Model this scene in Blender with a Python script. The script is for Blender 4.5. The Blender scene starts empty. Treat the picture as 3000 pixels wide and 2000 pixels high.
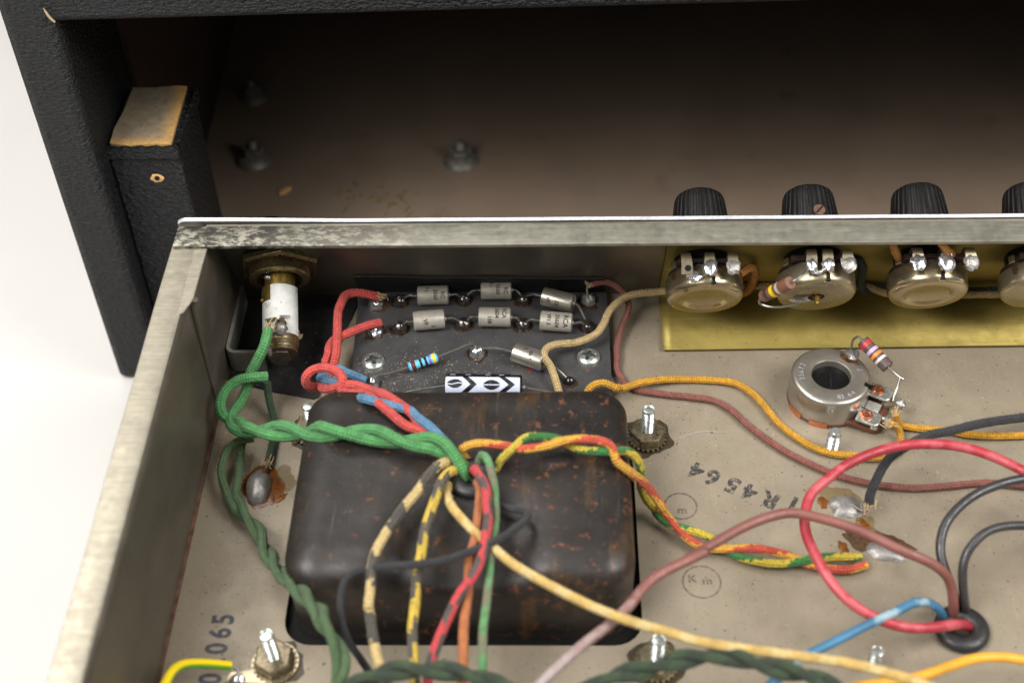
import bpy, bmesh, math, random
from mathutils import Vector, Matrix, noise as mnoise
rnd = random.Random(7)
S = 0.001                     # everything below is written in millimetres; the scene is built at real size
R = math.radians
C = bpy.context.scene.collection
sc = bpy.context.scene

# ------------------------------------------------------------------ camera, light, exposure
cam_d = bpy.data.cameras.new('camera'); cam = bpy.data.objects.new('camera', cam_d); C.objects.link(cam)
sc.camera = cam
cam_d.sensor_width = 36; cam_d.lens = 48; cam_d.clip_start = 0.01; cam_d.clip_end = 50
def cam_matrix(pitch, yaw, roll):
    f0 = Vector((-math.sin(yaw), math.cos(yaw), 0)); r = Vector((math.cos(yaw), math.sin(yaw), 0)); up = Vector((0, 0, 1))
    fw = f0*math.cos(pitch) - up*math.sin(pitch); u = f0*math.sin(pitch) + up*math.cos(pitch)
    c, s = math.cos(roll), math.sin(roll)
    X = c*r + s*u; Y = -s*r + c*u; Z = -fw
    return Matrix(((X.x, Y.x, Z.x, 0), (X.y, Y.y, Z.y, 0), (X.z, Y.z, Z.z, 320*S), (0, 0, 0, 1)))
cam.matrix_world = cam_matrix(R(45.3), R(2.25), R(-1.87))
cam_d.dof.use_dof = True; cam_d.dof.focus_distance = 432*S; cam_d.dof.aperture_fstop = 10.0; cam_d.dof.aperture_blades = 0

w = bpy.data.worlds.new('World'); sc.world = w; w.use_nodes = True
w.node_tree.nodes['Background'].inputs[0].default_value = (1.0, 0.985, 0.965, 1)
w.node_tree.nodes['Background'].inputs[1].default_value = 0.22
def softbox(name, loc, target, sx, sy, watts, col=(1, .985, .955)):
    d = bpy.data.lights.new(name, 'AREA'); d.shape = 'RECTANGLE'; d.size = sx*S; d.size_y = sy*S; d.energy = watts; d.color = col
    o = bpy.data.objects.new(name, d); C.objects.link(o); o.location = Vector(loc)*S
    o.rotation_euler = (Vector(target) - Vector(loc)).to_track_quat('-Z', 'Y').to_euler()
softbox('softbox_left', (-540, -60, 880), (0, 300, 0), 420, 420, 12.5)
softbox('softbox_right', (600, 60, 720), (0, 290, 0), 460, 460, 9.2)
softbox('softbox_top', (-380, 560, 900), (-40, 250, 0), 600, 420, 5.)
softbox('fill_front', (-440, -420, 820), (0, 300, 20), 600, 360, 3.)  # added fill that lifts the front wall under the lip
sc.view_settings.view_transform = 'Standard'; sc.view_settings.look = 'None'
sc.view_settings.exposure = -0.1; sc.view_settings.gamma = 1.0

# ------------------------------------------------------------------ materials
def lin(c):
    return tuple(((x/255)/12.92 if x/255 <= .04045 else ((x/255+.055)/1.055)**2.4) for x in c) + (1,)
class NT:
    def __init__(s, name):
        s.m = bpy.data.materials.new(name); s.m.use_nodes = True; s.t = s.m.node_tree; s.b = s.t.nodes['Principled BSDF']
        tc = s.t.nodes.new('ShaderNodeTexCoord'); mp = s.t.nodes.new('ShaderNodeMapping'); mp.inputs['Scale'].default_value = (1/S,)*3
        s.t.links.new(tc.outputs['Object'], mp.inputs['Vector']); s.mm = mp.outputs[0]; s.uv = tc.outputs['UV']
        s.hs = []
    def L(s, a, b): s.t.links.new(a, b)
    def math(s, op, a, b=None, c=None):
        n = s.t.nodes.new('ShaderNodeMath'); n.operation = op
        for i, x in enumerate((a, b, c)):
            if x is None: continue
            if isinstance(x, (int, float)): n.inputs[i].default_value = x
            else: s.L(x, n.inputs[i])
        return n.outputs[0]
    def noise(s, scale, detail=3, rough=.55, stretch=None, off=0, dist=0):
        v = s.mm
        if stretch or off:
            mp = s.t.nodes.new('ShaderNodeMapping'); s.L(v, mp.inputs[0]); v = mp.outputs[0]
            if stretch: mp.inputs['Scale'].default_value = stretch
            mp.inputs['Location'].default_value = (off, off*1.7, off*.6)
        n = s.t.nodes.new('ShaderNodeTexNoise'); n.inputs['Scale'].default_value = scale; n.inputs['Detail'].default_value = detail
        n.inputs['Roughness'].default_value = rough; n.inputs['Distortion'].default_value = dist; s.L(v, n.inputs['Vector']); return n.outputs['Fac']
    def voro(s, scale, feat='F1', rnd=1):
        n = s.t.nodes.new('ShaderNodeTexVoronoi'); n.feature = feat; n.inputs['Scale'].default_value = scale; s.L(s.mm, n.inputs['Vector']); return n.outputs['Distance']
    def ramp(s, x, lo, hi, a=0., b=1.):
        n = s.t.nodes.new('ShaderNodeMapRange'); n.inputs[1].default_value = lo; n.inputs[2].default_value = hi; n.inputs[3].default_value = a; n.inputs[4].default_value = b
        n.clamp = True; s.L(x, n.inputs[0]); return n.outputs[0]
    def mix(s, f, a, b, mode='MIX'):
        n = s.t.nodes.new('ShaderNodeMix'); n.data_type = 'RGBA'; n.blend_type = mode
        for i, x in ((0, f), (6, a), (7, b)):
            if isinstance(x, (int, float)): n.inputs[i].default_value = x
            elif isinstance(x, tuple): n.inputs[i].default_value = x if len(x) == 4 else x+(1,)
            else: s.L(x, n.inputs[i])
        return n.outputs[2]
    def uvxy(s):
        n = s.t.nodes.new('ShaderNodeSeparateXYZ'); s.L(s.uv, n.inputs[0]); return n.outputs[0], n.outputs[1]
    def xyz(s):
        n = s.t.nodes.new('ShaderNodeSeparateXYZ'); s.L(s.mm, n.inputs[0]); return n.outputs
    def bump(s, h, dist, strength=1):
        n = s.t.nodes.new('ShaderNodeBump'); n.inputs['Distance'].default_value = dist*S; n.inputs['Strength'].default_value = strength
        s.L(h, n.inputs['Height'])
        if s.b.inputs['Normal'].is_linked: s.L(s.b.inputs['Normal'].links[0].from_socket, n.inputs['Normal'])
        s.L(n.outputs[0], s.b.inputs['Normal'])
    def out(s, col=None, rough=None, metal=None, **kw):
        for k, v in (('Base Color', col), ('Roughness', rough), ('Metallic', metal)):
            if v is None: continue
            if isinstance(v, (int, float, tuple)): s.b.inputs[k].default_value = v
            else: s.L(v, s.b.inputs[k])
        for k, v in kw.items(): s.b.inputs[k.replace('_', ' ')].default_value = v
        return s.m

def simple(name, rgb, rough=.5, metal=0., var=.12, nscale=.4, bump=None, spots=(), rvar=.12, **kw):
    """base colour with soft mottling, optional spots (scale, lo, hi, rgb, stretch) and fine relief (scale, depth mm)"""
    n = NT(name); c = lin(rgb) if max(rgb) > 1 else tuple(rgb)+(1,)
    f = n.noise(nscale, 5)
    dk = tuple(x*(1-2*var) for x in c[:3]); lt = tuple(min(1, x*(1+1.2*var)) for x in c[:3])
    col = n.mix(n.ramp(f, .3, .7), dk, lt)
    rg = n.ramp(n.noise(nscale*2.3, 4, off=9), .3, .7, max(.03, rough-rvar), min(1, rough+rvar))
    for i, sp in enumerate(spots):
        k = n.ramp(n.noise(sp[0], 4, .6, sp[4] if len(sp) > 4 else None, off=13*(i+1)), sp[1], sp[2])
        col = n.mix(k, col, lin(sp[3]))
    if bump: n.bump(n.noise(bump[0], 4), bump[1])
    return n.out(col, rg, metal, **kw)

def cloth(name, rgb, rgb2=None, period=14., turns=.5, duty=.5, blotch=0., dirt=.25, rough=.85, weave=1.):
    n = NT(name); u, v = n.uvxy(); c = lin(rgb)
    a = n.math('SINE', n.math('MULTIPLY_ADD', u, 6.2832/1.6, n.math('MULTIPLY', v, 6.2832*4)))
    b = n.math('SINE', n.math('MULTIPLY_ADD', u, 6.2832/1.6, n.math('MULTIPLY', v, -6.2832*4)))
    h = n.math('MULTIPLY', a, b)
    col = n.mix(n.ramp(n.noise(.35, 4), .3, .7), tuple(x*.72 for x in c[:3]), tuple(min(1, x*1.18) for x in c[:3]))
    if rgb2:
        t = n.math('FRACT', n.math('ADD', n.math('MULTIPLY_ADD', u, 1/period, n.math('MULTIPLY', v, turns)), n.math('MULTIPLY', n.noise(.7 if blotch else .3, 4), .35+blotch*2.2)))
        k = n.math('MULTIPLY', n.ramp(t, .0, .04), n.ramp(t, duty+.04, duty))
        col = n.mix(k, col, lin(rgb2))
    col = n.mix(n.math('MULTIPLY', n.ramp(n.noise(.55, 5, .65, off=5), .52, .72), dirt), col, tuple(x*.25 for x in c[:3]))
    col = n.mix(n.ramp(n.noise(1.1, 5, .7, off=40), .3, .7, .42, 0), col, tuple(x*.42 for x in c[:3]))
    col = n.mix(n.ramp(n.noise(1.6, 4, .7, off=60), .55, .75, 0, .3), col, tuple(min(1, x*1.2+.06) for x in c[:3]))
    col = n.mix(n.ramp(h, -.8, .6, .28*weave, 0.), col, (.01, .01, .01))
    n.bump(h, .2*weave); n.bump(n.noise(2.6, 4, .7), .3)
    return n.out(col, rough, Sheen_Weight=.1)

def pvc(name, rgb, rgb2=None, rough=.42, fade=None):
    n = NT(name); c = lin(rgb)
    col = n.mix(n.ramp(n.noise(.12, 4), .3, .7), tuple(x*.8 for x in c[:3]), tuple(min(1, x*1.12) for x in c[:3]))
    if rgb2:
        if fade:                                     # the plastic has bleached along its length
            u, v = n.uvxy(); k = n.math('ADD', n.ramp(u, fade[0], fade[1], -.25, 1), n.math('MULTIPLY', n.math('SUBTRACT', n.noise(.45, 4, .6), .5), 1.1)); k = n.ramp(k, .2, .8)
        else: k = n.ramp(n.noise(.1, 4, .6, off=3.3), .5, .6)
        col = n.mix(k, col, lin(rgb2))
    col = n.mix(n.ramp(n.noise(1.2, 4, off=21), .6, .75, 0, .35), col, tuple(.5*x+.1 for x in c[:3]))
    n.bump(n.noise(.6, 3), .06)
    return n.out(col, n.ramp(n.noise(.5, 4, off=8), .3, .7, rough-.08, rough+.2))

MT = {}
def floor_mat():
    n = NT('chassis_plate')
    c1 = n.mix(n.ramp(n.noise(.012, 3, .5), .3, .7), lin((142, 130, 112)), lin((152, 141, 123)))
    c1 = n.mix(n.ramp(n.noise(.09, 6, .65, off=4), .45, .75, 0, .25), c1, lin((120, 106, 88)))
    c1 = n.mix(n.ramp(n.noise(.9, 5, .75, off=7), .58, .74, 0, .5), c1, lin((92, 70, 52)))           # brown tarnish specks
    c1 = n.mix(n.ramp(n.noise(2.2, 3, .65, off=17), .64, .7, 0, .7), c1, lin((66, 57, 47)))         # dark specks
    c1 = n.mix(n.ramp(n.noise(.28, 4, .6, off=27), .69, .76, 0, .35), c1, lin((130, 78, 60)))        # rust blush
    c1 = n.mix(n.ramp(n.noise(.75, 2, .5, off=51), .69, .73, 0, .8), c1, lin((58, 49, 40)))         # grime spots
    c1 = n.mix(n.ramp(n.noise(1.0, 2, .5, off=57), .71, .75, 0, .6), c1, lin((196, 182, 152)))       # pale grains
    c1 = n.mix(n.ramp(n.noise(.8, 4, .6, stretch=(1.6, .07, 1), off=71), .58, .75, 0, .22), c1, lin((176, 164, 142)))  # rolling marks
    n.bump(n.noise(3, 4), .03); n.bump(n.noise(.3, 2, off=3), .05)
    return n.out(c1, n.ramp(n.noise(.15, 5, off=31), .3, .7, .4, .58), .3)
def flange_mat(name, amt, tones, brush, patch=.5):
    n = NT(name)
    c = n.mix(n.ramp(n.noise(1.2, 4, .6, stretch=brush), .3, .7), lin(tones[0]), lin(tones[1]))
    x, y, z = n.xyz()
    dirt = n.math('MULTIPLY', n.ramp(n.noise(.55, 7, .75, stretch=(.5, 1, 1), off=3), .42, .53), amt if not isinstance(amt, tuple) else n.ramp(x, amt[0], amt[1], 1, .1))
    c = n.mix(dirt, c, lin((58, 54, 48)))
    c = n.mix(n.ramp(n.noise(.1, 6, .65, off=33), .5, .68, 0, patch), c, lin((98, 96, 84)))
    c = n.mix(n.ramp(n.noise(1.1, 3, .6, off=12), .7, .76, 0, .7), c, lin((140, 84, 58)))
    n.bump(n.noise(1, 4, stretch=(.08, 1, 1)), .02)
    return n.out(c, n.ramp(n.noise(.4, 5, off=31), .3, .7, .3, .52), .6)
def can_mat():
    n = NT('rusty_bell_cover')
    c = n.mix(n.ramp(n.noise(.035, 5, .6), .3, .7), lin((27, 25, 24)), lin((44, 38, 34)))
    x, y, z = n.xyz()
    right = n.ramp(x, -45, 25, .1, .9)
    k = n.ramp(n.math('ADD', n.noise(.33, 6, .68, off=5), n.math('MULTIPLY', right, .045)), .61, .7)
    c = n.mix(n.math('MULTIPLY', k, .58), c, lin((122, 74, 46)))
    k2 = n.ramp(n.noise(.12, 5, .6, stretch=(1, .35, .35), off=11), .55, .72, 0, .55)
    c = n.mix(n.math('MULTIPLY', k2, right), c, lin((104, 74, 40)))
    c = n.mix(n.ramp(n.noise(1.2, 4, .6, off=15), .69, .76, 0, .5), c, lin((112, 86, 62)))
    c = n.mix(n.ramp(n.noise(.02, 5, .7, off=44), .5, .75, 0, .22), c, lin((72, 66, 62)))       # dust film
    c = n.mix(n.ramp(n.noise(.5, 5, .6, stretch=(1, .08, .3), off=48), .64, .74, 0, .4), c, lin((92, 84, 78)))   # scratches
    n.bump(n.noise(1.1, 5, .6), .06); n.bump(n.noise(.08, 2), .25)
    return n.out(c, n.ramp(n.noise(.25, 5, off=31), .3, .7, .34, .52), .0, Specular_IOR_Level=.4)
def brass_mat():
    n = NT('brass_sheet')
    c = n.mix(n.ramp(n.noise(.03, 4, .6), .35, .65), lin((130, 114, 54)), lin((150, 132, 68)))
    c = n.mix(n.ramp(n.noise(.11, 5, .7, off=4), .55, .75, 0, .5), c, lin((124, 116, 48)))
    c = n.mix(n.ramp(n.noise(.8, 3, .55, off=9), .67, .72, 0, .7), c, lin((84, 62, 34)))
    c = n.mix(n.ramp(n.noise(.9, 4, .6, stretch=(.06, 1.6, 1), off=19), .6, .75, 0, .35), c, lin((196, 176, 104)))
    c = n.mix(n.ramp(n.noise(.045, 5, .7, off=24), .55, .7, 0, .45), c, lin((112, 98, 44)))
    n.bump(n.noise(2.5, 4), .02); n.bump(n.noise(.1, 2, off=2), .25)
    return n.out(c, n.ramp(n.noise(.2, 5, off=31), .3, .7, .4, .56), .6)
def tolex_mat():
    n = NT('black_leathercloth')
    c = n.mix(n.ramp(n.noise(.4, 5, .6), .3, .7), lin((12, 12, 14)), lin((21, 21, 25)))
    c = n.mix(n.ramp(n.noise(.7, 4, .7, off=8), .7, .8, 0, .5), c, lin((98, 94, 90)))
    h = n.ramp(n.noise(.58, 4, .5, stretch=(1, 1, 1.8)), .34, .66)
    n.bump(h, 1.3); n.bump(n.noise(2.6, 3), .12)
    return n.out(c, n.ramp(h, 0, 1, .55, .36), 0., Specular_IOR_Level=.38)
def wood_mat(name, a, b):
    n = NT(name)
    c = n.mix(n.ramp(n.noise(.5, 6, .65, stretch=(1, .12, 1)), .3, .7), lin(a), lin(b))
    c = n.mix(n.ramp(n.noise(1.1, 5, .7, off=4), .58, .7, 0, .7), c, lin((88, 66, 46)))
    n.bump(n.noise(1.5, 5, .7), .2)
    return n.out(c, .85, 0.)
def block_top_mat():
    n = NT('raw_block_end')
    c = n.mix(n.ramp(n.noise(.3, 6, .7), .3, .7), lin((112, 98, 80)), lin((150, 135, 112)))
    x, y, z = n.xyz()
    edge = n.math('MAXIMUM', n.ramp(x, -233.5, -228.5), n.ramp(y, 15.5, 11))
    edge = n.math('MULTIPLY', edge, n.ramp(n.noise(.6, 5, .7, off=6), .3, .5))
    c = n.mix(edge, c, lin((190, 146, 82)))
    c = n.mix(n.ramp(n.noise(1., 5, .7, off=14), .58, .68, 0, .8), c, lin((84, 66, 44)))
    n.bump(n.noise(1.6, 5, .7), .3)
    return n.out(c, .9, 0.)
MT['floor'] = floor_mat()
MT['wall'] = simple('tarnished_steel', (122, 115, 102), .42, .72, .1, .03, (2, .02), ((.9, .66, .75, (78, 66, 52)),))
MT['lflange'] = flange_mat('left_flange_steel', .12, ((164, 156, 139), (184, 176, 158)), (.06, 1, 1), .16)
MT['fflange'] = flange_mat('front_flange_steel', (-150, -80), ((138, 135, 122), (160, 156, 142)), (.05, 1, 1))
MT['alu'] = simple('aluminium_edge', (214, 214, 220), .4, .55, .1, .6, None, ((1.6, .64, .72, (140, 140, 144)),))
MT['alu_in'] = simple('aluminium_inside', (118, 112, 102), .5, .5, .1, .2)
MT['can'] = can_mat(); MT['brass'] = brass_mat(); MT['tolex'] = tolex_mat()
MT['cabin'] = simple('cabinet_bare_lining', (134, 116, 99), .6, .0, .08, .02, (2, .05), ((.05, .62, .8, (112, 92, 74)), (.9, .7, .77, (84, 72, 60))))
MT['darkwood'] = wood_mat('dark_side_lining', (40, 26, 20), (62, 40, 30))  # dark reddish brown wood for side lining and back panel
MT['blocktop'] = block_top_mat()
MT['rawwood'] = wood_mat('raw_wood', (196, 150, 92), (222, 178, 120))
MT['table'] = simple('white_table', (212, 209, 205), .6, 0, .015, .01)
MT['board'] = simple('board_laminate', (66, 65, 66), .42, 0, .12, .12, (3, .03), ((.12, .6, .78, (70, 67, 62)), (2.4, .68, .74, (112, 104, 90))))
MT['paper'] = simple('black_fish_paper', (27, 26, 27), .55, 0, .15, .2, (2, .04), ((2.5, .7, .76, (70, 66, 60)),))
MT['solder'] = simple('solder', (206, 206, 210), .2, .9, .05, .6, (1.1, .12), ((.7, .66, .76, (140, 134, 128)),))
MT['dullsolder'] = simple('dull_solder', (158, 154, 150), .38, .6, .1, .5, (1.2, .22), ((.9, .63, .74, (110, 106, 102)),))
MT['lead'] = simple('tinned_wire', (150, 147, 140), .3, .85, .03, .3, rvar=.04)
MT['amber'] = simple('amber_flux', (78, 46, 16), .12, 0, .3, 1.5, (1.4, .15), ((1.2, .5, .64, (34, 24, 16)),), Coat_Weight=.6, Alpha=.55)
MT['fluxstain'] = simple('brown_flux_stain', (96, 68, 44), .22, 0, .3, .8, (1.4, .1), ((.8, .52, .62, (60, 40, 30)),), Alpha=.72)
MT['thinflux'] = simple('thin_flux_stain', (132, 110, 66), .25, 0, .2, .8, None, ((.7, .54, .66, (110, 76, 32)),), Alpha=.42)
MT['darkflux'] = simple('dark_flux_bead', (40, 33, 29), .08, 0, .3, 1., (1.2, .12), ((.9, .58, .7, (84, 58, 26)),), Coat_Weight=1.)
MT['blackbead'] = simple('black_lacquer_bead', (24, 23, 24), .2, 0, .2, 1., Coat_Weight=.6)
MT['diode'] = simple('dull_tin_case', (172, 166, 154), .42, .35, .08, .6, (4, .03), ((3.2, .66, .72, (104, 96, 86)),))
MT['diode_shiny'] = simple('bright_tin_case', (180, 174, 162), .3, .8, .03, .4, None, ((1.8, .68, .74, (122, 112, 94)),), rvar=.04)
MT['boltgrey'] = simple('dull_bolt_steel', (120, 116, 108), .5, .35, .2, .4)
MT['duskylug'] = simple('dusty_lug', (120, 114, 100), .45, .5, .2, .6, None, ((1.2, .58, .68, (70, 58, 44)),))
MT['recess'] = simple('shaded_recess', (84, 90, 88), .4, .5, .1, 1.)  # darker than the zinc, paints shade into the cross slot
MT['darkwafer'] = simple('gap_shade_wafer', (46, 30, 25), .5, 0, .2, .6)  # phenolic darkened to paint in the shade of the gap behind the can
MT['fluxamber'] = simple('orange_flux_stain', (134, 76, 24), .16, 0, .3, .9, (1.2, .12), ((.9, .52, .66, (88, 52, 24)),), Alpha=.78)
MT['trimnickel'] = simple('silver_trimmer_can', (168, 162, 152), .32, .8, .04, .15, None, ((.8, .72, .79, (118, 106, 88)),), rvar=.06)
MT['ink'] = simple('printed_ink', (38, 37, 38), .6, 0, .1, 2)
MT['stamp'] = simple('ink_stamp', (52, 50, 52), .6, 0, .15, 1., None, ((1.1, .5, .6, (118, 107, 90)),))
MT['stamp_blue'] = simple('blue_ink_stamp', (66, 68, 78), .6, 0, .15, 1., None, ((1., .55, .65, (104, 96, 84)),))
MT['faint'] = simple('faint_ink', (92, 84, 74), .6, 0, .1, 1., None, ((.9, .5, .58, (120, 108, 88)),))
MT['nickel'] = simple('nickel_can', (178, 164, 134), .24, .92, .03, .1, None, ((.7, .73, .79, (122, 108, 86)),), rvar=.05)
MT['nickel_dull'] = simple('dull_nickel_can', (168, 156, 130), .3, .85, .04, .15, None, ((.8, .71, .78, (118, 104, 82)),), rvar=.06)
MT['zinc'] = simple('zinc_plate', (200, 204, 200), .28, .85, .04, .4, (3, .015), ((.9, .68, .76, (140, 136, 128)),))
MT['thread'] = simple('bright_thread', (206, 212, 208), .25, .85, .04, .4)
MT['oldnut'] = simple('greasy_nut', (138, 126, 102), .36, .75, .15, .5, (2, .05), ((.8, .56, .68, (76, 62, 42)),))
MT['grease'] = simple('greasy_grime', (62, 50, 32), .4, 0, .25, .5, None, Alpha=.7)
MT['phenolic'] = simple('brown_phenolic', (94, 56, 38), .45, 0, .2, .6, (2, .04))
MT['copper'] = simple('copper_rivet', (214, 138, 102), .24, .9, .04, .5)
MT['darkhole'] = simple('dark_recess', (13, 13, 13), .5, 0, .2, 1., None, ((1.6, .7, .75, (100, 98, 92)),), Specular_IOR_Level=.2)
MT['knob'] = simple('knob_plastic', (16, 15, 15), .46, 0, .2, .5, (2, .05), ((1.8, .62, .72, (66, 62, 56)),), Specular_IOR_Level=.3)
MT['screwbrown'] = simple('rusty_screw', (112, 84, 70), .5, .5, .15, 1.)
MT['rubber'] = simple('black_rubber', (38, 37, 37), .45, 0, .15, .5, (1.5, .05))
MT['lampbrass'] = simple('old_brass', (150, 124, 58), .38, .8, .15, .3, (2, .03), ((.7, .58, .7, (112, 86, 40)),))
MT['thr_brass'] = simple('nickel_brass_thread', (150, 136, 98), .32, .85, .15, .5, (2, .03), ((.9, .6, .7, (96, 80, 50)),))
MT['sleeve'] = simple('white_paper_sleeve', (206, 206, 202), .7, 0, .08, .3, (1.5, .05), ((.5, .6, .72, (150, 146, 138)), (1.4, .69, .74, (96, 86, 70))))
MT['insul'] = simple('brown_insulator', (92, 72, 44), .4, .1, .25, .8, (1.6, .08), ((.9, .56, .66, (52, 40, 26)),))
MT['bracket'] = simple('dark_steel_bracket', (128, 128, 122), .45, .3, .08, .15, (2, .03))
MT['bracketedge'] = simple('lit_edge', (190, 188, 180), .4, .6, .1, .8)
MT['jewel'] = simple('black_jewel', (16, 16, 16), .12, 0, .1, 1., Coat_Weight=.5)
MT['resblue'] = simple('blue_lacquer', (104, 186, 222), .28, 0, .05, .5)
MT['resbrown'] = simple('brown_resistor_body', (124, 84, 66), .5, 0, .1, .8)
MT['resdark'] = simple('dark_resistor_body', (84, 66, 62), .5, 0, .1, .8)
for k, c in dict(red=(178, 44, 52), violet=(186, 164, 196), purple=(122, 98, 190), orange=(226, 128, 44), silver=(196, 196, 198), yellow=(236, 206, 24), black=(26, 26, 28), maroon=(94, 40, 36), grey=(190, 180, 172), charcoal=(60, 54, 56)).items():
    MT['band_'+k] = simple('band_'+k, c, .4, 0, .06, 1.)
MT['capblack'] = simple('black_capacitor_sleeve', (24, 24, 27), .3, 0, .1, .5)
MT['capwhite'] = simple('pale_print', (184, 190, 208), .4, 0, .05, .9)
MT['dust'] = simple('sawdust', (204, 184, 138), .9, 0, .2, 2.)
MT['fleck'] = simple('tan_paper', (186, 162, 126), .85, 0, .15, .6)
MT['rust'] = simple('rust_line', (98, 68, 52), .8, 0, .3, .3, (1, .1))
MT['frayed'] = simple('frayed_cotton', (176, 150, 112), .9, 0, .2, 1.)
MT['redpaint'] = simple('red_paint_trace', (150, 46, 42), .6, 0, .2, .8, None, ((.8, .5, .6, (60, 50, 50)),))
CL = dict(green=cloth('green_cotton', (88, 162, 92)), dgreen=cloth('dark_green_cotton', (84, 112, 70)), vdgreen=cloth('black_green_cotton', (60, 80, 50), (46, 58, 44), 9, .5, .5),
 gndgreen=cloth('deep_green_cotton', (48, 78, 46)), red=cloth('red_cotton', (226, 84, 76), dirt=.3), blue=cloth('blue_cotton', (100, 148, 184), dirt=.2),  # gndgreen: the ground wire's own darker green
 ry=cloth('red_yellow_cotton', (218, 84, 60), (236, 182, 58), 24, 1., .52, .12), gy=cloth('green_yellow_cotton', (52, 128, 58), (228, 196, 60), 21, 1., .5, .14),
 cb=cloth('cream_black_cotton', (84, 80, 74), (236, 206, 140), 16., .3, .5, .06), yb=cloth('yellow_black_cotton', (92, 85, 76), (240, 204, 70), 14.5, .3, .52, .06),
 cream=cloth('cream_cotton', (232, 194, 112), (240, 214, 150), 11, .3, .35, .2, dirt=.15), rb=cloth('red_black_cotton', (92, 84, 82), (232, 70, 74), 13.5, .5, .58, .06),
 orange=cloth('orange_cotton', (206, 124, 72)), gg=cloth('green_grey_cotton', (110, 166, 108), (136, 128, 104), 12, .3, .45, .2),
 black=cloth('black_cotton', (46, 46, 48), dirt=.1, weave=.5), yellow=cloth('yellow_cotton', (226, 164, 34), dirt=.22), mauve=cloth('dusty_brown_cotton', (150, 88, 76), dirt=.3),
 tan=cloth('tan_cotton', (206, 178, 122), dirt=.3), teal=cloth('dark_teal_cotton', (44, 62, 58), dirt=.2), orange2=cloth('ochre_cotton', (208, 138, 46), dirt=.4))
PV = dict(red=pvc('red_plastic', (160, 46, 56), (178, 80, 86)), brown=pvc('brown_plastic', (124, 78, 70), (150, 138, 135), fade=(105, 175)), blue=pvc('blue_plastic', (62, 112, 144), (140, 164, 172)),
 black=pvc('black_plastic', (52, 51, 52), rough=.3), orange=pvc('orange_plastic', (218, 156, 44)))
def earth_mat():
    n = NT('yellow_green_plastic'); u, v = n.uvxy()
    k = n.ramp(n.math('ABSOLUTE', n.math('SUBTRACT', v, .33)), .13, .09)
    return n.out(n.mix(k, lin((238, 208, 32)), lin((92, 160, 24))), .35, 0.)
PV['earth'] = earth_mat()

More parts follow.
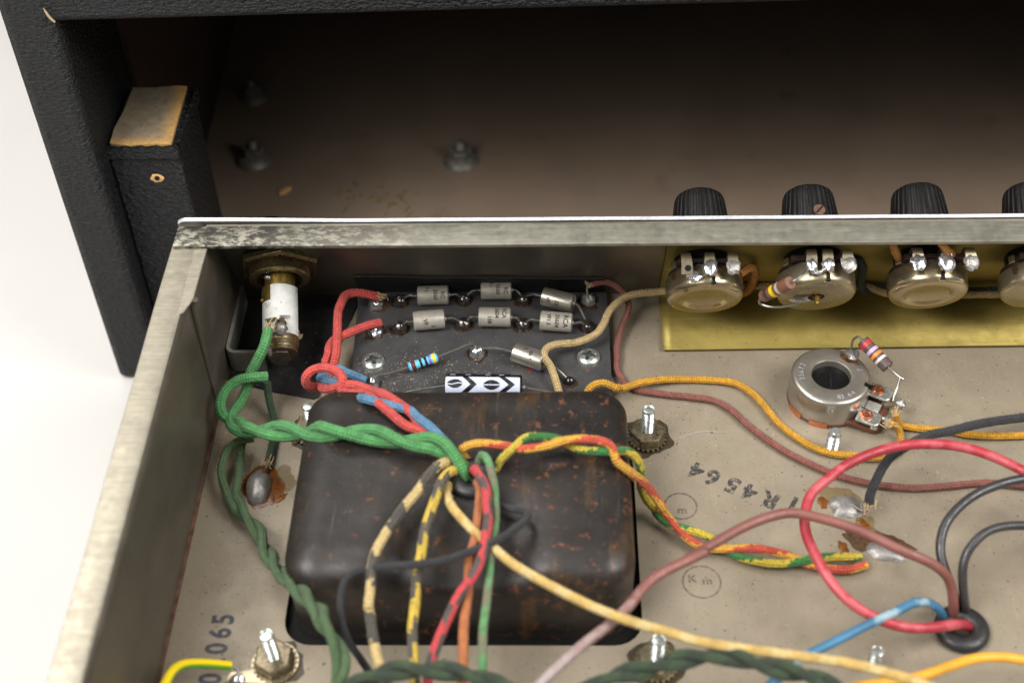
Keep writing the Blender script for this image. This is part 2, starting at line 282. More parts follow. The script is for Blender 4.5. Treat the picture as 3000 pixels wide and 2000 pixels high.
# ------------------------------------------------------------------ geometry helpers (millimetres)
ORG = {}
class G:
    def __init__(s): s.v = []; s.f = []; s.uv = {}
    def add(s, vs, fs, M=None, uvs=None):
        b = len(s.v)
        for p in vs:
            p = Vector(p); s.v.append(M @ p if M is not None else p)
        for i, f in enumerate(fs):
            if uvs: s.uv[len(s.f)] = uvs[i]
            s.f.append(tuple(b+k for k in f))
        return s
    def box(s, c, d, rot=None, M=None):
        x, y, z = (t/2 for t in d)
        vs = [Vector((a*x, b*y, e*z)) for a in (-1, 1) for b in (-1, 1) for e in (-1, 1)]
        if rot is not None: vs = [rot @ v for v in vs]
        vs = [v+Vector(c) for v in vs]
        return s.add(vs, [(0, 1, 3, 2), (4, 6, 7, 5), (0, 4, 5, 1), (2, 3, 7, 6), (0, 2, 6, 4), (1, 5, 7, 3)], M)
    def prism(s, poly, a, b, M=None):
        n = len(poly)
        vs = [(x, y, a) for x, y in poly]+[(x, y, b) for x, y in poly]
        fs = [tuple(range(n))[::-1], tuple(range(n, 2*n))]+[(i, (i+1) % n, n+(i+1) % n, n+i) for i in range(n)]
        return s.add(vs, fs, M)
    def lathe(s, prof, n=32, M=None, close=False, wob=0):
        """profile of (radius, height) about local z"""
        vs = []; fs = []; m = len(prof)
        for i in range(n):
            a = 2*math.pi*i/n; k = 1+wob*math.sin(3*a+1)+wob*.7*math.sin(5*a)
            for r, z in prof: vs.append((r*k*math.cos(a), r*k*math.sin(a), z))
        for i in range(n):
            j = (i+1) % n
            for k in range(m-1 if not close else m):
                q = (k+1) % m
                f = [i*m+k, j*m+k, j*m+q, i*m+q]
                fs.append(tuple(f))
        return s.add(vs, fs, M)
    def tube(s, path, r, n=12, cap=True, jit=0., uoff=0.):
        P = [Vector(p) for p in path]; m = len(P); T = []
        for i in range(m):
            t = P[min(i+1, m-1)]-P[max(i-1, 0)]; T.append(t.normalized() if t.length > 1e-9 else Vector((0, 0, 1)))
        up = Vector((0, 0, 1))
        if abs(T[0].z) > .95: up = Vector((0, 1, 0))
        N = (up-T[0]*up.dot(T[0])).normalized(); vs = []; fs = []; uvs = []; u = [uoff]
        for i in range(m):
            if i:
                N = (N-T[i]*N.dot(T[i])); N.normalize(); u.append(u[-1]+(P[i]-P[i-1]).length)
            B = T[i].cross(N); rr = r(i/(m-1)) if callable(r) else r
            for k in range(n):
                a = 2*math.pi*k/n
                q = rr*(1+(jit*mnoise.noise(P[i]*.9+Vector((k*.9, 0, 0))) if jit else 0))
                vs.append(P[i]+(N*math.cos(a)+B*math.sin(a))*q)
        for i in range(m-1):
            for k in range(n):
                j = (k+1) % n
                fs.append((i*n+k, i*n+j, (i+1)*n+j, (i+1)*n+k))
                uvs.append(((u[i], k/n), (u[i], (k+1)/n), (u[i+1], (k+1)/n), (u[i+1], k/n)))
        if cap:
            fs.append(tuple(range(n))[::-1]); uvs.append(((u[0], 0),)*n)
            fs.append(tuple(range((m-1)*n, m*n))); uvs.append(((u[-1], 0),)*n)
        return s.add(vs, fs, None, uvs)
    def blob(s, c, rad, nz=.12, n=20, m=10, freq=1., low=-1., rot=0., seed=0):
        """lumpy ellipsoid, cut off below low*rad z"""
        vs = []; fs = []; a0 = math.asin(max(-1, low)); cr, sr = math.cos(rot), math.sin(rot)
        for i in range(m+1):
            e = a0+(math.pi/2-a0)*i/m
            for k in range(n):
                a = 2*math.pi*k/n
                d = Vector((math.cos(a)*math.cos(e), math.sin(a)*math.cos(e), math.sin(e)))
                q = 1+nz*mnoise.noise(d*1.6*freq+Vector((seed*3.1, seed, c[0])))
                x, y = d.x*rad[0]*q, d.y*rad[1]*q
                vs.append((c[0]+x*cr-y*sr, c[1]+x*sr+y*cr, c[2]+d.z*rad[2]*q))
        for i in range(m):
            for k in range(n):
                j = (k+1) % n; fs.append((i*n+k, i*n+j, (i+1)*n+j, (i+1)*n+k))
        fs.append(tuple(range(n))[::-1])
        return s.add(vs, fs)
    def patch(s, c, rx, ry, h=.35, nz=.35, n=40, rot=0., seed=0, rings=4):
        """thin irregular film lying on the plate"""
        vs = [(c[0], c[1], c[2]+h)]; fs = []; cr, sr = math.cos(rot), math.sin(rot)
        for q in range(1, rings+1):
            t = q/rings
            for k in range(n):
                a = 2*math.pi*k/n
                d = 1+nz*mnoise.noise(Vector((math.cos(a)*1.5+seed*5, math.sin(a)*1.5, seed)))+nz*.3*mnoise.noise(Vector((math.cos(a)*3+seed*5, math.sin(a)*4, seed+9)))
                x, y = math.cos(a)*rx*d*t, math.sin(a)*ry*d*t
                vs.append((c[0]+x*cr-y*sr, c[1]+x*sr+y*cr, c[2]+h*(1-t**4)+.012))
        for k in range(n): fs.append((0, 1+k, 1+(k+1) % n))
        for q in range(rings-1):
            for k in range(n):
                j = (k+1) % n; b = 1+q*n; fs.append((b+k, b+n+k, b+n+j, b+j))
        return s.add(vs, fs)
    def build(s, name, mat, parent=None, world=False, smooth=35, bevel=0, sub=None, kind=None):
        me = bpy.data.meshes.new(name); o = Vector((0, 0, 0))
        if world and parent is not None:
            q = parent
            while q.parent: q = q.parent
            o = Vector(ORG[q])
        elif sub is not None: o = Vector(sub)
        me.from_pydata([(p-o)*S for p in s.v], [], s.f)
        if s.uv:
            ul = me.uv_layers.new(name='UVMap')
            for pi, p in enumerate(me.polygons):
                q = s.uv.get(pi)
                if q:
                    for li, t in zip(p.loop_indices, q): ul.data[li].uv = t
        if smooth:
            me.shade_smooth()
            try: me.set_sharp_from_angle(angle=R(smooth))
            except Exception: pass
        me.materials.append(MT[mat] if isinstance(mat, str) else mat)
        ob = bpy.data.objects.new(name, me); C.objects.link(ob)
        if parent is not None: ob.parent = parent
        elif sub is not None: ob.location = o*S; ORG[ob] = tuple(o)
        if bevel:
            b = ob.modifiers.new('bevel', 'BEVEL'); b.width = bevel*S; b.segments = 2; b.limit_method = 'ANGLE'; b.angle_limit = R(40)
        if kind: ob['kind'] = kind
        return ob
def tag(o, label, cat, group=None):
    o['label'] = label; o['category'] = cat
    if group: o['group'] = group
    return o
def thing(name, label, cat, loc=(0, 0, 0), rot=None, group=None):
    o = bpy.data.objects.new(name, None); C.objects.link(o); o.location = Vector(loc)*S; o.empty_display_size = .002
    if rot is not None: o.rotation_euler = rot
    ORG[o] = tuple(loc)
    return tag(o, label, cat, group)
def structure(o): o['kind'] = 'structure'; return o
def kids(o): return [c for c in bpy.data.objects if c.parent == o]
def dup(root, loc=None, rot=None, label=None):
    r = root.copy(); C.objects.link(r)
    if loc is not None: r.location = Vector(loc)*S; ORG[r] = tuple(loc)
    if rot is not None: r.rotation_euler = rot
    if label: r['label'] = label
    for ch in kids(root):
        c = ch.copy(); C.objects.link(c); c.parent = r
        for g in kids(ch):
            d = g.copy(); C.objects.link(d); d.parent = c
    return r
def frame(o, z, x=None):
    z = Vector(z).normalized(); x = Vector(x) if x is not None else (Vector((1, 0, 0)) if abs(z.x) < .9 else Vector((0, 1, 0)))
    x = (x-z*x.dot(z)).normalized(); y = z.cross(x)
    return Matrix(((x.x, y.x, z.x, o[0]), (x.y, y.y, z.y, o[1]), (x.z, y.z, z.z, o[2]), (0, 0, 0, 1)))
def spline(pts, step=.8):
    """centripetal-ish Catmull-Rom through the points, resampled evenly"""
    P = [Vector(p) for p in pts]; P = [P[0]*2-P[1]]+P+[P[-1]*2-P[-2]]; out = []
    for i in range(1, len(P)-2):
        a, b, c, d = P[i-1:i+3]; L = (c-b).length; m = max(2, int(L/(step*.5)))
        t1 = (c-a)*(L/max(1e-6, (b-a).length+L)); t2 = (d-b)*(L/max(1e-6, (d-c).length+L))
        for k in range(m):
            t = k/m; t3 = t*t*t; tt = t*t
            out.append(b*(2*t3-3*tt+1)+t1*(t3-2*tt+t)+c*(-2*t3+3*tt)+t2*(t3-tt))
    out.append(P[-2]); res = [out[0]]; acc = 0
    for p, q in zip(out, out[1:]):
        acc += (q-p).length
        if acc >= step: res.append(q); acc = 0
    if (res[-1]-out[-1]).length > .05: res.append(out[-1])
    return res
def relax(P, k=2):
    for _ in range(k):
        P = [P[0]]+[(a+b*2+c)/4 for a, b, c in zip(P, P[1:], P[2:])]+[P[-1]]
    return P
def twist(mid, pitch, sep, phase, front=(0, -.7, .7), sign=1):
    P = spline(mid, .7); F = Vector(front); s = 0; out = []
    for i, p in enumerate(P):
        t = (P[min(i+1, len(P)-1)]-P[max(i-1, 0)]).normalized()
        V = (F-t*F.dot(t)).normalized(); U = V.cross(t)
        if i: s += (P[i]-P[i-1]).length
        a = phase+sign*2*math.pi*s/pitch
        out.append(p+(U*math.cos(a)+V*math.sin(a))*sep)
    return out
def text_tris(txt, size, bold=0.):
    cu = bpy.data.curves.new('t', 'FONT'); cu.body = txt; cu.size = size; cu.offset = bold; cu.align_x = 'CENTER'; cu.align_y = 'CENTER'; cu.resolution_u = 3
    ob = bpy.data.objects.new('t', cu); C.objects.link(ob); bpy.context.view_layer.update()
    me = bpy.data.meshes.new_from_object(ob.evaluated_get(bpy.context.evaluated_depsgraph_get()))
    vs = [v.co.copy() for v in me.vertices]; fs = [tuple(p.vertices) for p in me.polygons]
    bpy.data.objects.remove(ob); bpy.data.curves.remove(cu); bpy.data.meshes.remove(me)
    return vs, fs
def fill2d(loops, cut=None):
    """triangles of outlines with holes; cut = longest edge allowed"""
    bm = bmesh.new()
    for lp in loops:
        vv = [bm.verts.new((x, y, 0)) for x, y in lp]
        for a, b in zip(vv, vv[1:]+vv[:1]): bm.edges.new((a, b))
    bmesh.ops.triangle_fill(bm, use_beauty=True, use_dissolve=False, edges=bm.edges[:])
    if cut:
        for _ in range(4):
            es = [e for e in bm.edges if e.calc_length() > cut]
            if not es: break
            bmesh.ops.subdivide_edges(bm, edges=es, cuts=1); bmesh.ops.triangulate(bm, faces=bm.faces[:])
    bmesh.ops.recalc_face_normals(bm, faces=bm.faces[:])
    bm.verts.index_update(); vs = [v.co.copy() for v in bm.verts]; fs = [tuple(v.index for v in f.verts) for f in bm.faces]
    if fs and bm.faces[0:1]:
        pass
    bm.free(); return vs, fs
def split_long(vs, fs, cut):
    bm = bmesh.new(); V = [bm.verts.new(v) for v in vs]
    for f in fs:
        try: bm.faces.new([V[i] for i in f])
        except ValueError: pass
    for _ in range(3):
        es = [e for e in bm.edges if e.calc_length() > cut]
        if not es: break
        bmesh.ops.subdivide_edges(bm, edges=es, cuts=1); bmesh.ops.triangulate(bm, faces=bm.faces[:])
    bm.verts.index_update(); o = [v.co.copy() for v in bm.verts], [tuple(v.index for v in f.verts) for f in bm.faces]; bm.free(); return o
def wrap(vs, r, ang0, M):
    """2-D print (x along the axis, y round the barrel) laid on a cylinder about local z; ang0 = angle of y=0"""
    out = []
    for v in vs:
        a = ang0+v.y/r; out.append(M @ Vector((r*math.cos(a), r*math.sin(a), v.x)))
    return out
def rrect(x0, y0, x1, y1, r, n=6):
    o = []
    for cx, cy, a in ((x1-r, y1-r, 0), (x0+r, y1-r, 90), (x0+r, y0+r, 180), (x1-r, y0+r, 270)):
        for i in range(n+1):
            t = R(a+90*i/n); o.append((cx+r*math.cos(t), cy+r*math.sin(t)))
    return o
def circ(cx, cy, r, n=24, ry=None):
    return [(cx+r*math.cos(2*math.pi*i/n), cy+(ry or r)*math.sin(2*math.pi*i/n)) for i in range(n)]

TH = R(24.); WY = 338.9
NI = Vector((0, -math.cos(TH), -math.sin(TH)))          # panel normal, towards the inside
SL = Vector((0, -math.sin(TH), math.cos(TH)))           # up the leaning panel
def wall_pt(x, s, off=0): return Vector((x, WY, 0))+SL*s+NI*off
WALLROT = (R(114), 0, 0)                                # local x right, y up the panel, z towards the inside

# ------------------------------------------------------------------ table
g = G(); g.box((400, 600, -74), (5200, 5200, 20)); structure(g.build('table_surface', 'table', smooth=0))

# ------------------------------------------------------------------ chassis
ch = thing('amplifier_chassis', 'open tarnished steel amplifier chassis pan lying upside down in front of the black cabinet', 'chassis', (60, 200, 0))
XR = 240; YN = 96
vs, fs = fill2d([[(-105, YN), (XR, YN), (XR, WY), (-105, WY)], rrect(-73.3, 201, 25, 278, 8), circ(111.5, 206, 5.4), circ(-98.2, 281.5, 2.3, 20)])
g = G(); n = len(vs)
edge = {}
for f in fs:
    for a, b in zip(f, f[1:]+f[:1]): edge[(a, b)] = 1
sides = [(a, b) for (a, b) in edge if (b, a) not in edge]
g.add([v for v in vs]+[v-Vector((0, 0, 1.2)) for v in vs], list(fs)+[tuple(n+i for i in f[::-1]) for f in fs]+[(b, a, a+n, b+n) for a, b in sides])
flr = g.build('floor_plate', 'floor', ch, True, smooth=0)
def bow(x): return .35*math.sin(x/41)+.2*math.sin(x/17+1)
# left wall with its outward flange, swept along y
prof = [(-105, 0), (-105, 45.6)]+[(-105-3.2*(1-math.cos(t)), 45.8+3.2*math.sin(t)) for t in (R(20), R(45), R(70), R(90))]
g = G(); ys = [YN+i*(WY-YN)/40 for i in range(41)]
def yend(y, z): return min(y, WY-z*math.tan(TH)-.2)
pr = prof[:5]+[(-108.2, 47.4), (-106.3, 44), (-106.3, 0)]
m = len(pr); vv = []; ff = []
for i, y in enumerate(ys):
    for (x, z) in pr: vv.append((x, yend(y, z), z))
for i in range(40):
    for k in range(m-1): ff.append((i*m+k, i*m+k+1, (i+1)*m+k+1, (i+1)*m+k))
g.add(vv, ff); lw = g.build('left_wall', 'wall', ch, True, smooth=50)
g = G()
vv = []; ff = []
for i, y in enumerate(ys):
    yy = min(y, WY-49*math.tan(TH)-.2); d = bow(y*1.7)*.35
    for x, z in ((-106.2, 48.6), (-107.2, 49.), (-113.9+d, 49.), (-114.1+d, 48.85), (-114.1+d, 47.9), (-107.2, 47.8)): vv.append((x, yy, z))
for i in range(40):
    for k in range(6):
        q = (k+1) % 6; ff.append((i*6+k, i*6+q, (i+1)*6+q, (i+1)*6+k))
ff += [tuple(range(6))[::-1], tuple(range(240, 246))]
g.add(vv, ff); g.build('flange', 'lflange', lw, True, smooth=30)
# the folded corner tab of the front panel
g = G(); tp = []
for (y, z) in ((287.2, 0.1), (286.4, 47.5), (WY-48*math.tan(TH), 48.2), (WY-.4, .1)): tp.append((y, z))
vv = [((-104.55 if i < 2 else -103.9), y+(1.8 if i < 2 else 0), z) for i, (y, z) in enumerate(tp)]+[(-105.02, y-(1.6 if i < 2 else 0), z+(0 if i in (0, 3) else .7)) for i, (y, z) in enumerate(tp)]
g.add(vv, [(0, 1, 2, 3), (0, 4, 5, 1), (1, 5, 6, 2)]); g.build('corner_tab', 'wall', ch, True, smooth=0, bevel=.25)
g = G(); g.prism([(-107.2, 279), (-105.2, 280.5), (-103.4, 286.2), (-103.1, 315.6), (-107.2, 315.6)], 48.3, 49.05); g.build('tab_lip', 'lflange', ch, True, smooth=0, bevel=.3)
g = G(); g.tube(spline([(-103.2, 286.3, 48.5), (-104.2, 286.4, 46.5), (-104.6, 286.6, 24), (-104.7, 287, .3)], 1.), 1.05, 10); g.build('tab_crease', 'wall', ch, True, smooth=60)
g = G(); g.box((-104.55, (YN+287)/2, .35), (.9, 287-YN, .6)); g.build('seam_rust', 'rust', ch, True, smooth=0)
# leaning front panel
g = G(); g.prism([(-105, -.4), (XR, -.4), (XR, 54.2), (-105, 54.2)], 0, -1.2, frame(wall_pt(0, 0), NI, (1, 0, 0)))
fw = g.build('front_wall', 'wall', ch, True, smooth=0)
g = G(); vv = []; ff = []; NX = 60
for i in range(NX+1):
    x = -113.4+(XR+113.4)*i/NX; d = .12*math.sin(x/23)
    for y, z in ((WY-50.2*math.tan(TH)+.6, 49.2), (WY-50.2*math.tan(TH)+.2, 50.2), (308.1+d, 50.2), (307.7+d, 50.05), (307.7+d, 49.1), (308.2+d, 49.02)): vv.append((x, y, z))
for i in range(NX):
    for k in range(6):
        q = (k+1) % 6; ff.append((i*6+k, i*6+q, (i+1)*6+q, (i+1)*6+k))
ff += [tuple(range(6))[::-1], tuple(range(NX*6, NX*6+6))]
g.add(vv, ff); g.build('flange', 'fflange', fw, True, smooth=30)
# aluminium face plate in front of it, its end slightly bent up
g = G(); NX = 90; vv = []; ff = []
def ptop(x):
    t = max(0, min(1, (-58-x)/50)); e = 1.4*t*t*(3-2*t)
    r = max(0, (-110.8-x)); return 54.9+e-(r*r*.22 if r > 0 else 0)+.06*math.sin(x/7)
for i in range(NX+1):
    x = -113.8+(XR+113.8)*(i/NX)**1.6
    lift = .9*max(0, min(1, (-60-x)/50))**2
    for s, o in ((2, -1.4), (ptop(x)-.12, -1.4+lift*.1), (ptop(x), -1.5), (ptop(x), -2.5), (ptop(x)-.12, -2.6), (2, -2.6)): vv.append(wall_pt(x, s, o))
fr = []; top = []
for i in range(NX):
    for k in range(6):
        q = (k+1) % 6; (top if k in (1, 2, 3) else fr).append((i*6+k, i*6+q, (i+1)*6+q, (i+1)*6+k))
fr.append(tuple(range(6))[::-1]); fr.append(tuple(range(NX*6, NX*6+6)))
g.add(vv, fr+top); fp = g.build('face_plate', 'alu_in', ch, True, smooth=30)
fp.data.materials.append(MT['alu'])
for p in fp.data.polygons:
    if p.index >= len(fr): p.material_index = 1
# stamped numbers and inspection marks on the plate
def floor_text(name, chars, mat, size, bold, sx=1.):
    g = G()
    for chx, x, y, ang in chars:
        tv, tf = text_tris(chx, size, bold); cr, sr = math.cos(R(ang)), math.sin(R(ang))
        g.add([(x+v.x*sx*cr-v.y*sr, y+v.x*sx*sr+v.y*cr, .03) for v in tv], tf)
    return g.build(name, mat, flr, True, smooth=0)
floor_text('stamped_number', [('1', 71.2, 249.0, 150), ('R', 64.8, 250.6, 150), ('4', 59.0, 253.6, 150), ('5', 54.2, 256.2, 150), ('6', 48.6, 259.2, 150), ('4', 44.0, 261.8, 150)], 'stamp', 8.0, .32)
floor_text('stamped_number', [('5', -90.2, 209.2, 90), ('6', -90.3, 204.7, 90), ('0', -90.5, 199.9, 90), ('2', -90.5, 195.2, 90), ('0', -90.6, 190.6, 90)], 'stamp_blue', 8.4, .26, .82)
def inspector(cx, cy, r, sq):
    g = G(); a, f = fill2d([circ(cx, cy, r, 40), circ(cx, cy, r-.6, 40)]); g.add([(v.x, v.y, .03) for v in a], f)
    for txt, dx, dy in sq:
        tv, tf = text_tris(txt, 4.2, .16); g.add([(cx+dx+v.x*.9, cy+dy+v.y*.8, .03) for v in tv], tf)
    g.build('inspection_stamp', 'faint', flr, True, smooth=0)
inspector(42.2, 221.6, 5.6, (('K', -2.6, .9), ('m', 1.6, .2)))
inspector(38.2, 248.2, 5., (('m', .3, -1.6),))

# ------------------------------------------------------------------ cabinet
cab = thing('amplifier_cabinet', 'black leathercloth covered wooden amplifier cabinet standing on white table behind the chassis', 'cabinet', (100, 360, -60))
CX0, CX1, CZ0, CZ1, CYF, CYB = -167.4, 372, -64, 119, 360, 640
g = G(); g.box(((CX0-150)/2, (CYF+CYB)/2, (CZ0+CZ1)/2), (17.4, CYB-CYF, CZ1-CZ0)); sp = g.build('side_panel', 'tolex', cab, True, smooth=40, bevel=3.2)
g = G(); g.box((CX1-8.7, (CYF+CYB)/2, (CZ0+CZ1)/2), (17.4, CYB-CYF, CZ1-CZ0)); g.build('side_panel', 'tolex', cab, True, smooth=40, bevel=4.5)
g = G(); g.box(((CX0+CX1)/2-.4, (CYF+CYB)/2+.25, 106.4), (CX1-CX0-17, CYB-CYF, 23.4)); g.build('top_panel', 'tolex', cab, True, smooth=40, bevel=2.5)
g = G(); g.box((102.3, (CYF+CYB)/2+4, -54.5), (504.2, CYB-CYF-4, 18.6)); bp = g.build('bottom_panel', 'cabin', cab, True, smooth=0)
g = G(); g.box((102.3, CYB-4, 25.5), (504, 7, 141)); g.build('back_panel', 'darkwood', cab, True, smooth=0)
g = G(); g.box((-148.9, 524, 25.6), (1.8, 222, 140.6)); g.build('side_lining', 'darkwood', sp, True, smooth=0)
cab.rotation_euler = (0, 0, R(1.6)); cab.location = Vector((-150+250*math.cos(R(1.6)), 360+250*math.sin(R(1.6)), -60))*S   # it stands slightly askew
# mounting block on the inside of the left panel: leathercloth front, sawn raw top, screw hole
g = G(); g.box((-137.6, 387.2, -2.8), (24.6, 35.2, 85.4)); cb = g.build('mounting_block', 'tolex', cab, True, smooth=40, bevel=1.2)
g = G(); tp = [(-148.8, 371.6), (-143, 370.2), (-136, 370.6), (-127.6, 370.3), (-127.4, 404), (-131, 404.6), (-140, 403.6), (-147.0, 404.2), (-147.6, 390), (-149, 380)]
g.prism(tp, 39.5, 41.0); g.build('raw_top', 'blocktop', cb, True, smooth=0, bevel=.3)
g = G()
for k, (x0, y0, x1, y1) in enumerate(((-125.9, 371, -124.4, 404), (-150, 369.9, -125.6, 369.3))):
    m = 14
    for i in range(m):
        t0, t1 = i/m, (i+1)/m; w0 = .35*math.sin(i*2.1); w1 = .35*math.sin(i*2.1+2.1)
        a = Vector((x0+(x1-x0)*t0, y0+(y1-y0)*t0, 0)); b = Vector((x0+(x1-x0)*t1, y0+(y1-y0)*t1, 0)); nrm = Vector((1, 0, 0)) if k == 0 else Vector((0, -1, 0))
        a1 = a+nrm*(.9+w0*.5); b1 = b+nrm*(.9+w1*.5)
        g.add([a+Vector((0, 0, 36)), b+Vector((0, 0, 36)), b1+Vector((0, 0, 36)), a1+Vector((0, 0, 36)), a+Vector((0, 0, 40.8+w0)), b+Vector((0, 0, 40.8+w1)), b1+Vector((0, 0, 40.4+w1)), a1+Vector((0, 0, 40.4+w0))], [(4, 5, 6, 7), (3, 2, 6, 7), (0, 1, 5, 4)])
g.build('torn_covering', 'tolex', cb, True, smooth=0)
g = G(); g.patch((0, 0, 0), 2.1, 1.9, .25, .3, 24, seed=4)
for i in range(len(g.v)): g.v[i] = Vector((-135.1+g.v[i].x, 369.35-g.v[i].z, 27.1+g.v[i].y))
g.build('screw_hole', 'rawwood', cb, True)
g = G(); g.lathe([(0, 0), (.95, 0), (.9, .3), (0, .34)], 16, frame((-135, 369.1, 27.3), (0, -1, 0))); g.build('screw_hole_bore', 'darkhole', cb, True)
# scuff of pale glue at the corner seam of the covering
g = G(); g.tube(spline([(-152.6, 359.6, 100.5), (-151.6, 359.5, 97.6), (-150.4, 359.6, 95.6)], .4), lambda t: .12+.3*math.sin(t*2.6), 8); g.build('seam_glue', 'fleck', sp, True)
def bolt(loc, label, s=1., lean=0):
    t = thing('cabinet_bolt', label, 'bolt', loc, (0, lean, 0), 'bolts standing on the cabinet floor')
    g = G(); g.lathe([(0, 4.0), (3.4, 3.8), (6.0, 2.6), (7.8, .5), (8.0, 0)], 28); g.build('cup_washer', 'boltgrey', t)
    g = G(); g.lathe([(0, 6.8), (4.4, 6.8), (4.8, 6.2), (4.8, 3)], 6); g.build('nut', 'boltgrey', t, smooth=20)
    pr = []; z = 6
    while z < 10.5: pr += [(1.9, z), (2.25, z+.5)]; z += 1.
    g = G(); g.lathe(pr+[(1.7, z), (0, z+.2)], 18); g.build('threaded_shank', 'boltgrey', t)
    t.scale = (s, s, s)
    return t
bolt((-38, 471, -45.2), 'silver bolt with cup washer alone in the middle of the cabinet floor')
bolt((-128.5, 473, -45.2), 'silver bolt standing on the shaded cabinet floor beside the raw topped block', 1., .06)
bolt((-135.6, 520, -45.2), 'dim bolt deep in the dark far left corner of the cabinet', .9, -.05)
g = G(); g.prism([(-3.4, -.8), (-1, -1.4), (2.6, -.9), (3.6, .4), (1.2, 1.3), (-2.2, .9)], 0, 1.1, Matrix.Translation((-112, 451, -45.1)) @ Matrix.Rotation(R(42), 4, 'Z'))
tag(g.build('wood_chip', 'rawwood', sub=(-112, 451, -45.1), smooth=0, bevel=.2), 'small orange splinter of wood lying on the cabinet floor', 'wood chip')
g = G(); rr = random.Random(3)
for k in range(34):
    a = rr.uniform(0, 6.28); c = Vector((-74+rr.gauss(0, 9), 447+rr.gauss(0, 7), -45.1)); d = Vector((math.cos(a), math.sin(a), 0))*rr.uniform(1.5, 5)
    g.tube([c, c+d*.5+Vector((rr.uniform(-.5, .5), .3, .5)), c+d], .16, 5)
o = g.build('yellow_lint', simple('yellow_lint', (120, 108, 40), .9), sub=(-74, 447, -45.1)); o['kind'] = 'stuff'; tag(o, 'thin yellowish lint scattered on the cabinet floor', 'lint')

# ------------------------------------------------------------------ power transformer bell cover rising through the cut-out
tr = thing('power_transformer', 'rusty dark brown transformer bell cover rising through the chassis floor cut-out', 'transformer', (-24, 239, 0))
def rounded_box(cx, cy, hx, hy, z0, z1, rx, ry, rz, nx, ny, nz, fn=None):
    vs = []; fs = []; idx = {}
    hz = z1-z0
    def P(u, v, w):                              # u, v in [-1, 1], w in [0, 1]
        p = Vector((u*hx, v*hy, w*hz)); q = Vector((max(-hx+rx, min(hx-rx, p.x)), max(-hy+ry, min(hy-ry, p.y)), min(hz-rz, p.z)))
        d = Vector(((p.x-q.x)/rx, (p.y-q.y)/ry, (p.z-q.z)/rz))
        if d.length > 1e-6: d = d.normalized()
        r = Vector((q.x+d.x*rx, q.y+d.y*ry, q.z+d.z*rz))
        if fn: r.z += fn(r.x, r.y, r.z/hz)
        return (cx+r.x, cy+r.y, z0+r.z)
    def vid(i, j, k):
        if (i, j, k) not in idx: idx[(i, j, k)] = len(vs); vs.append(P(i/nx*2-1, j/ny*2-1, k/nz))
        return idx[(i, j, k)]
    for i in range(nx):
        for j in range(ny): fs.append((vid(i, j, nz), vid(i+1, j, nz), vid(i+1, j+1, nz), vid(i, j+1, nz)))
        for k in range(nz):
            for j in (0, ny):
                q = (vid(i, j, k), vid(i+1, j, k), vid(i+1, j, k+1), vid(i, j, k+1)); fs.append(q if j == 0 else q[::-1])
    for j in range(ny):
        for k in range(nz):
            for i in (0, nx):
                q = (vid(i, j, k), vid(i, j+1, k), vid(i, j+1, k+1), vid(i, j, k+1)); fs.append(q[::-1] if i == 0 else q)
    return vs, fs
def dent(x, y, w):
    t = max(0, min(1, (-y-2)/26)); t = t*t*(3-2*t)
    return -5.2*math.exp(-((x-2)/17)**4)*t*w-.9*math.exp(-(x/36)**2-((y-26)/10)**2)*w+.35*mnoise.noise(Vector((x*.08, y*.08, 0)))
g = G(); vs, fs = rounded_box(-24.3, 239, 46.7, 34.2, -3, 27.2, 9.5, 9.5, 5.8, 80, 60, 20, dent); g.add(vs, fs); bell = g.build('bell_cover', 'can', tr, True, smooth=60)
g = G(); g.box((-24.3, 239, -17), (104, 84, 28)); g.build('gap_shade_core', 'darkhole', tr, True, smooth=0)  # oversized black box, paints the gap round the cover as deep shade
gr = thing('lead_grommet', 'black rubber grommet on top of the rusty transformer cover with many wires', 'grommet', (-21.5, 236.6, 26.6))
g = G(); g.lathe([(4.6+2.2*math.cos(t), .9+1.7*math.sin(t)) for t in [2*math.pi*i/14 for i in range(14)]], 32, close=True); g.build('rubber_ring', 'rubber', gr)
g = G(); g.lathe([(0, .6), (3.6, .6)], 24); g.build('lead_hole', 'darkhole', gr)
g = G(); gm = g.lathe([(4.8+2.6*math.cos(t), 1.2+1.9*math.sin(t)) for t in [2*math.pi*i/16 for i in range(16)]], 40, Matrix.Translation((110.6, 205.6, 0)), close=True)
tag(g.build('rubber_grommet', 'rubber', sub=(110.6, 205.6, 0)), 'thick black rubber grommet in the bare plate at right with plastic wires through it', 'grommet')

# ------------------------------------------------------------------ black insulating sheets
g = G(); g.prism([(-104, 338.2), (-66.4, 338.4), (-65.4, 333), (-68.2, 321), (-73.4, 291.4), (-75, 290.6), (-88.5, 294), (-103.6, 299)], .5, 1.)
tag(g.build('insulating_sheet', 'paper', sub=(-85, 318, .5), smooth=0), 'black insulating paper sheet on the floor under the pilot lamp', 'insulating sheet')
g = G(); NXs = 40; vv = []; ff = []
for i in range(NXs+1):
    x = -64.6+82.6*i/NXs; e = .5*math.sin(i*.35)+.25*math.sin(i*1.3)
    for s, o in ((4, .9), (17.6-3.2*i/NXs+e*.5, .7), (17.8-3.2*i/NXs+e*.5, .4), (4, .3)): vv.append(wall_pt(x, s, o))
for i in range(NXs):
    for k in range(3): ff.append((i*4+k, i*4+k+1, (i+1)*4+k+1, (i+1)*4+k))
g.add(vv, ff); tag(g.build('insulating_sheet', 'paper', sub=tuple(wall_pt(-23, 4, .6))), 'long black insulating strip leaning on the front wall behind the diode board', 'insulating sheet')

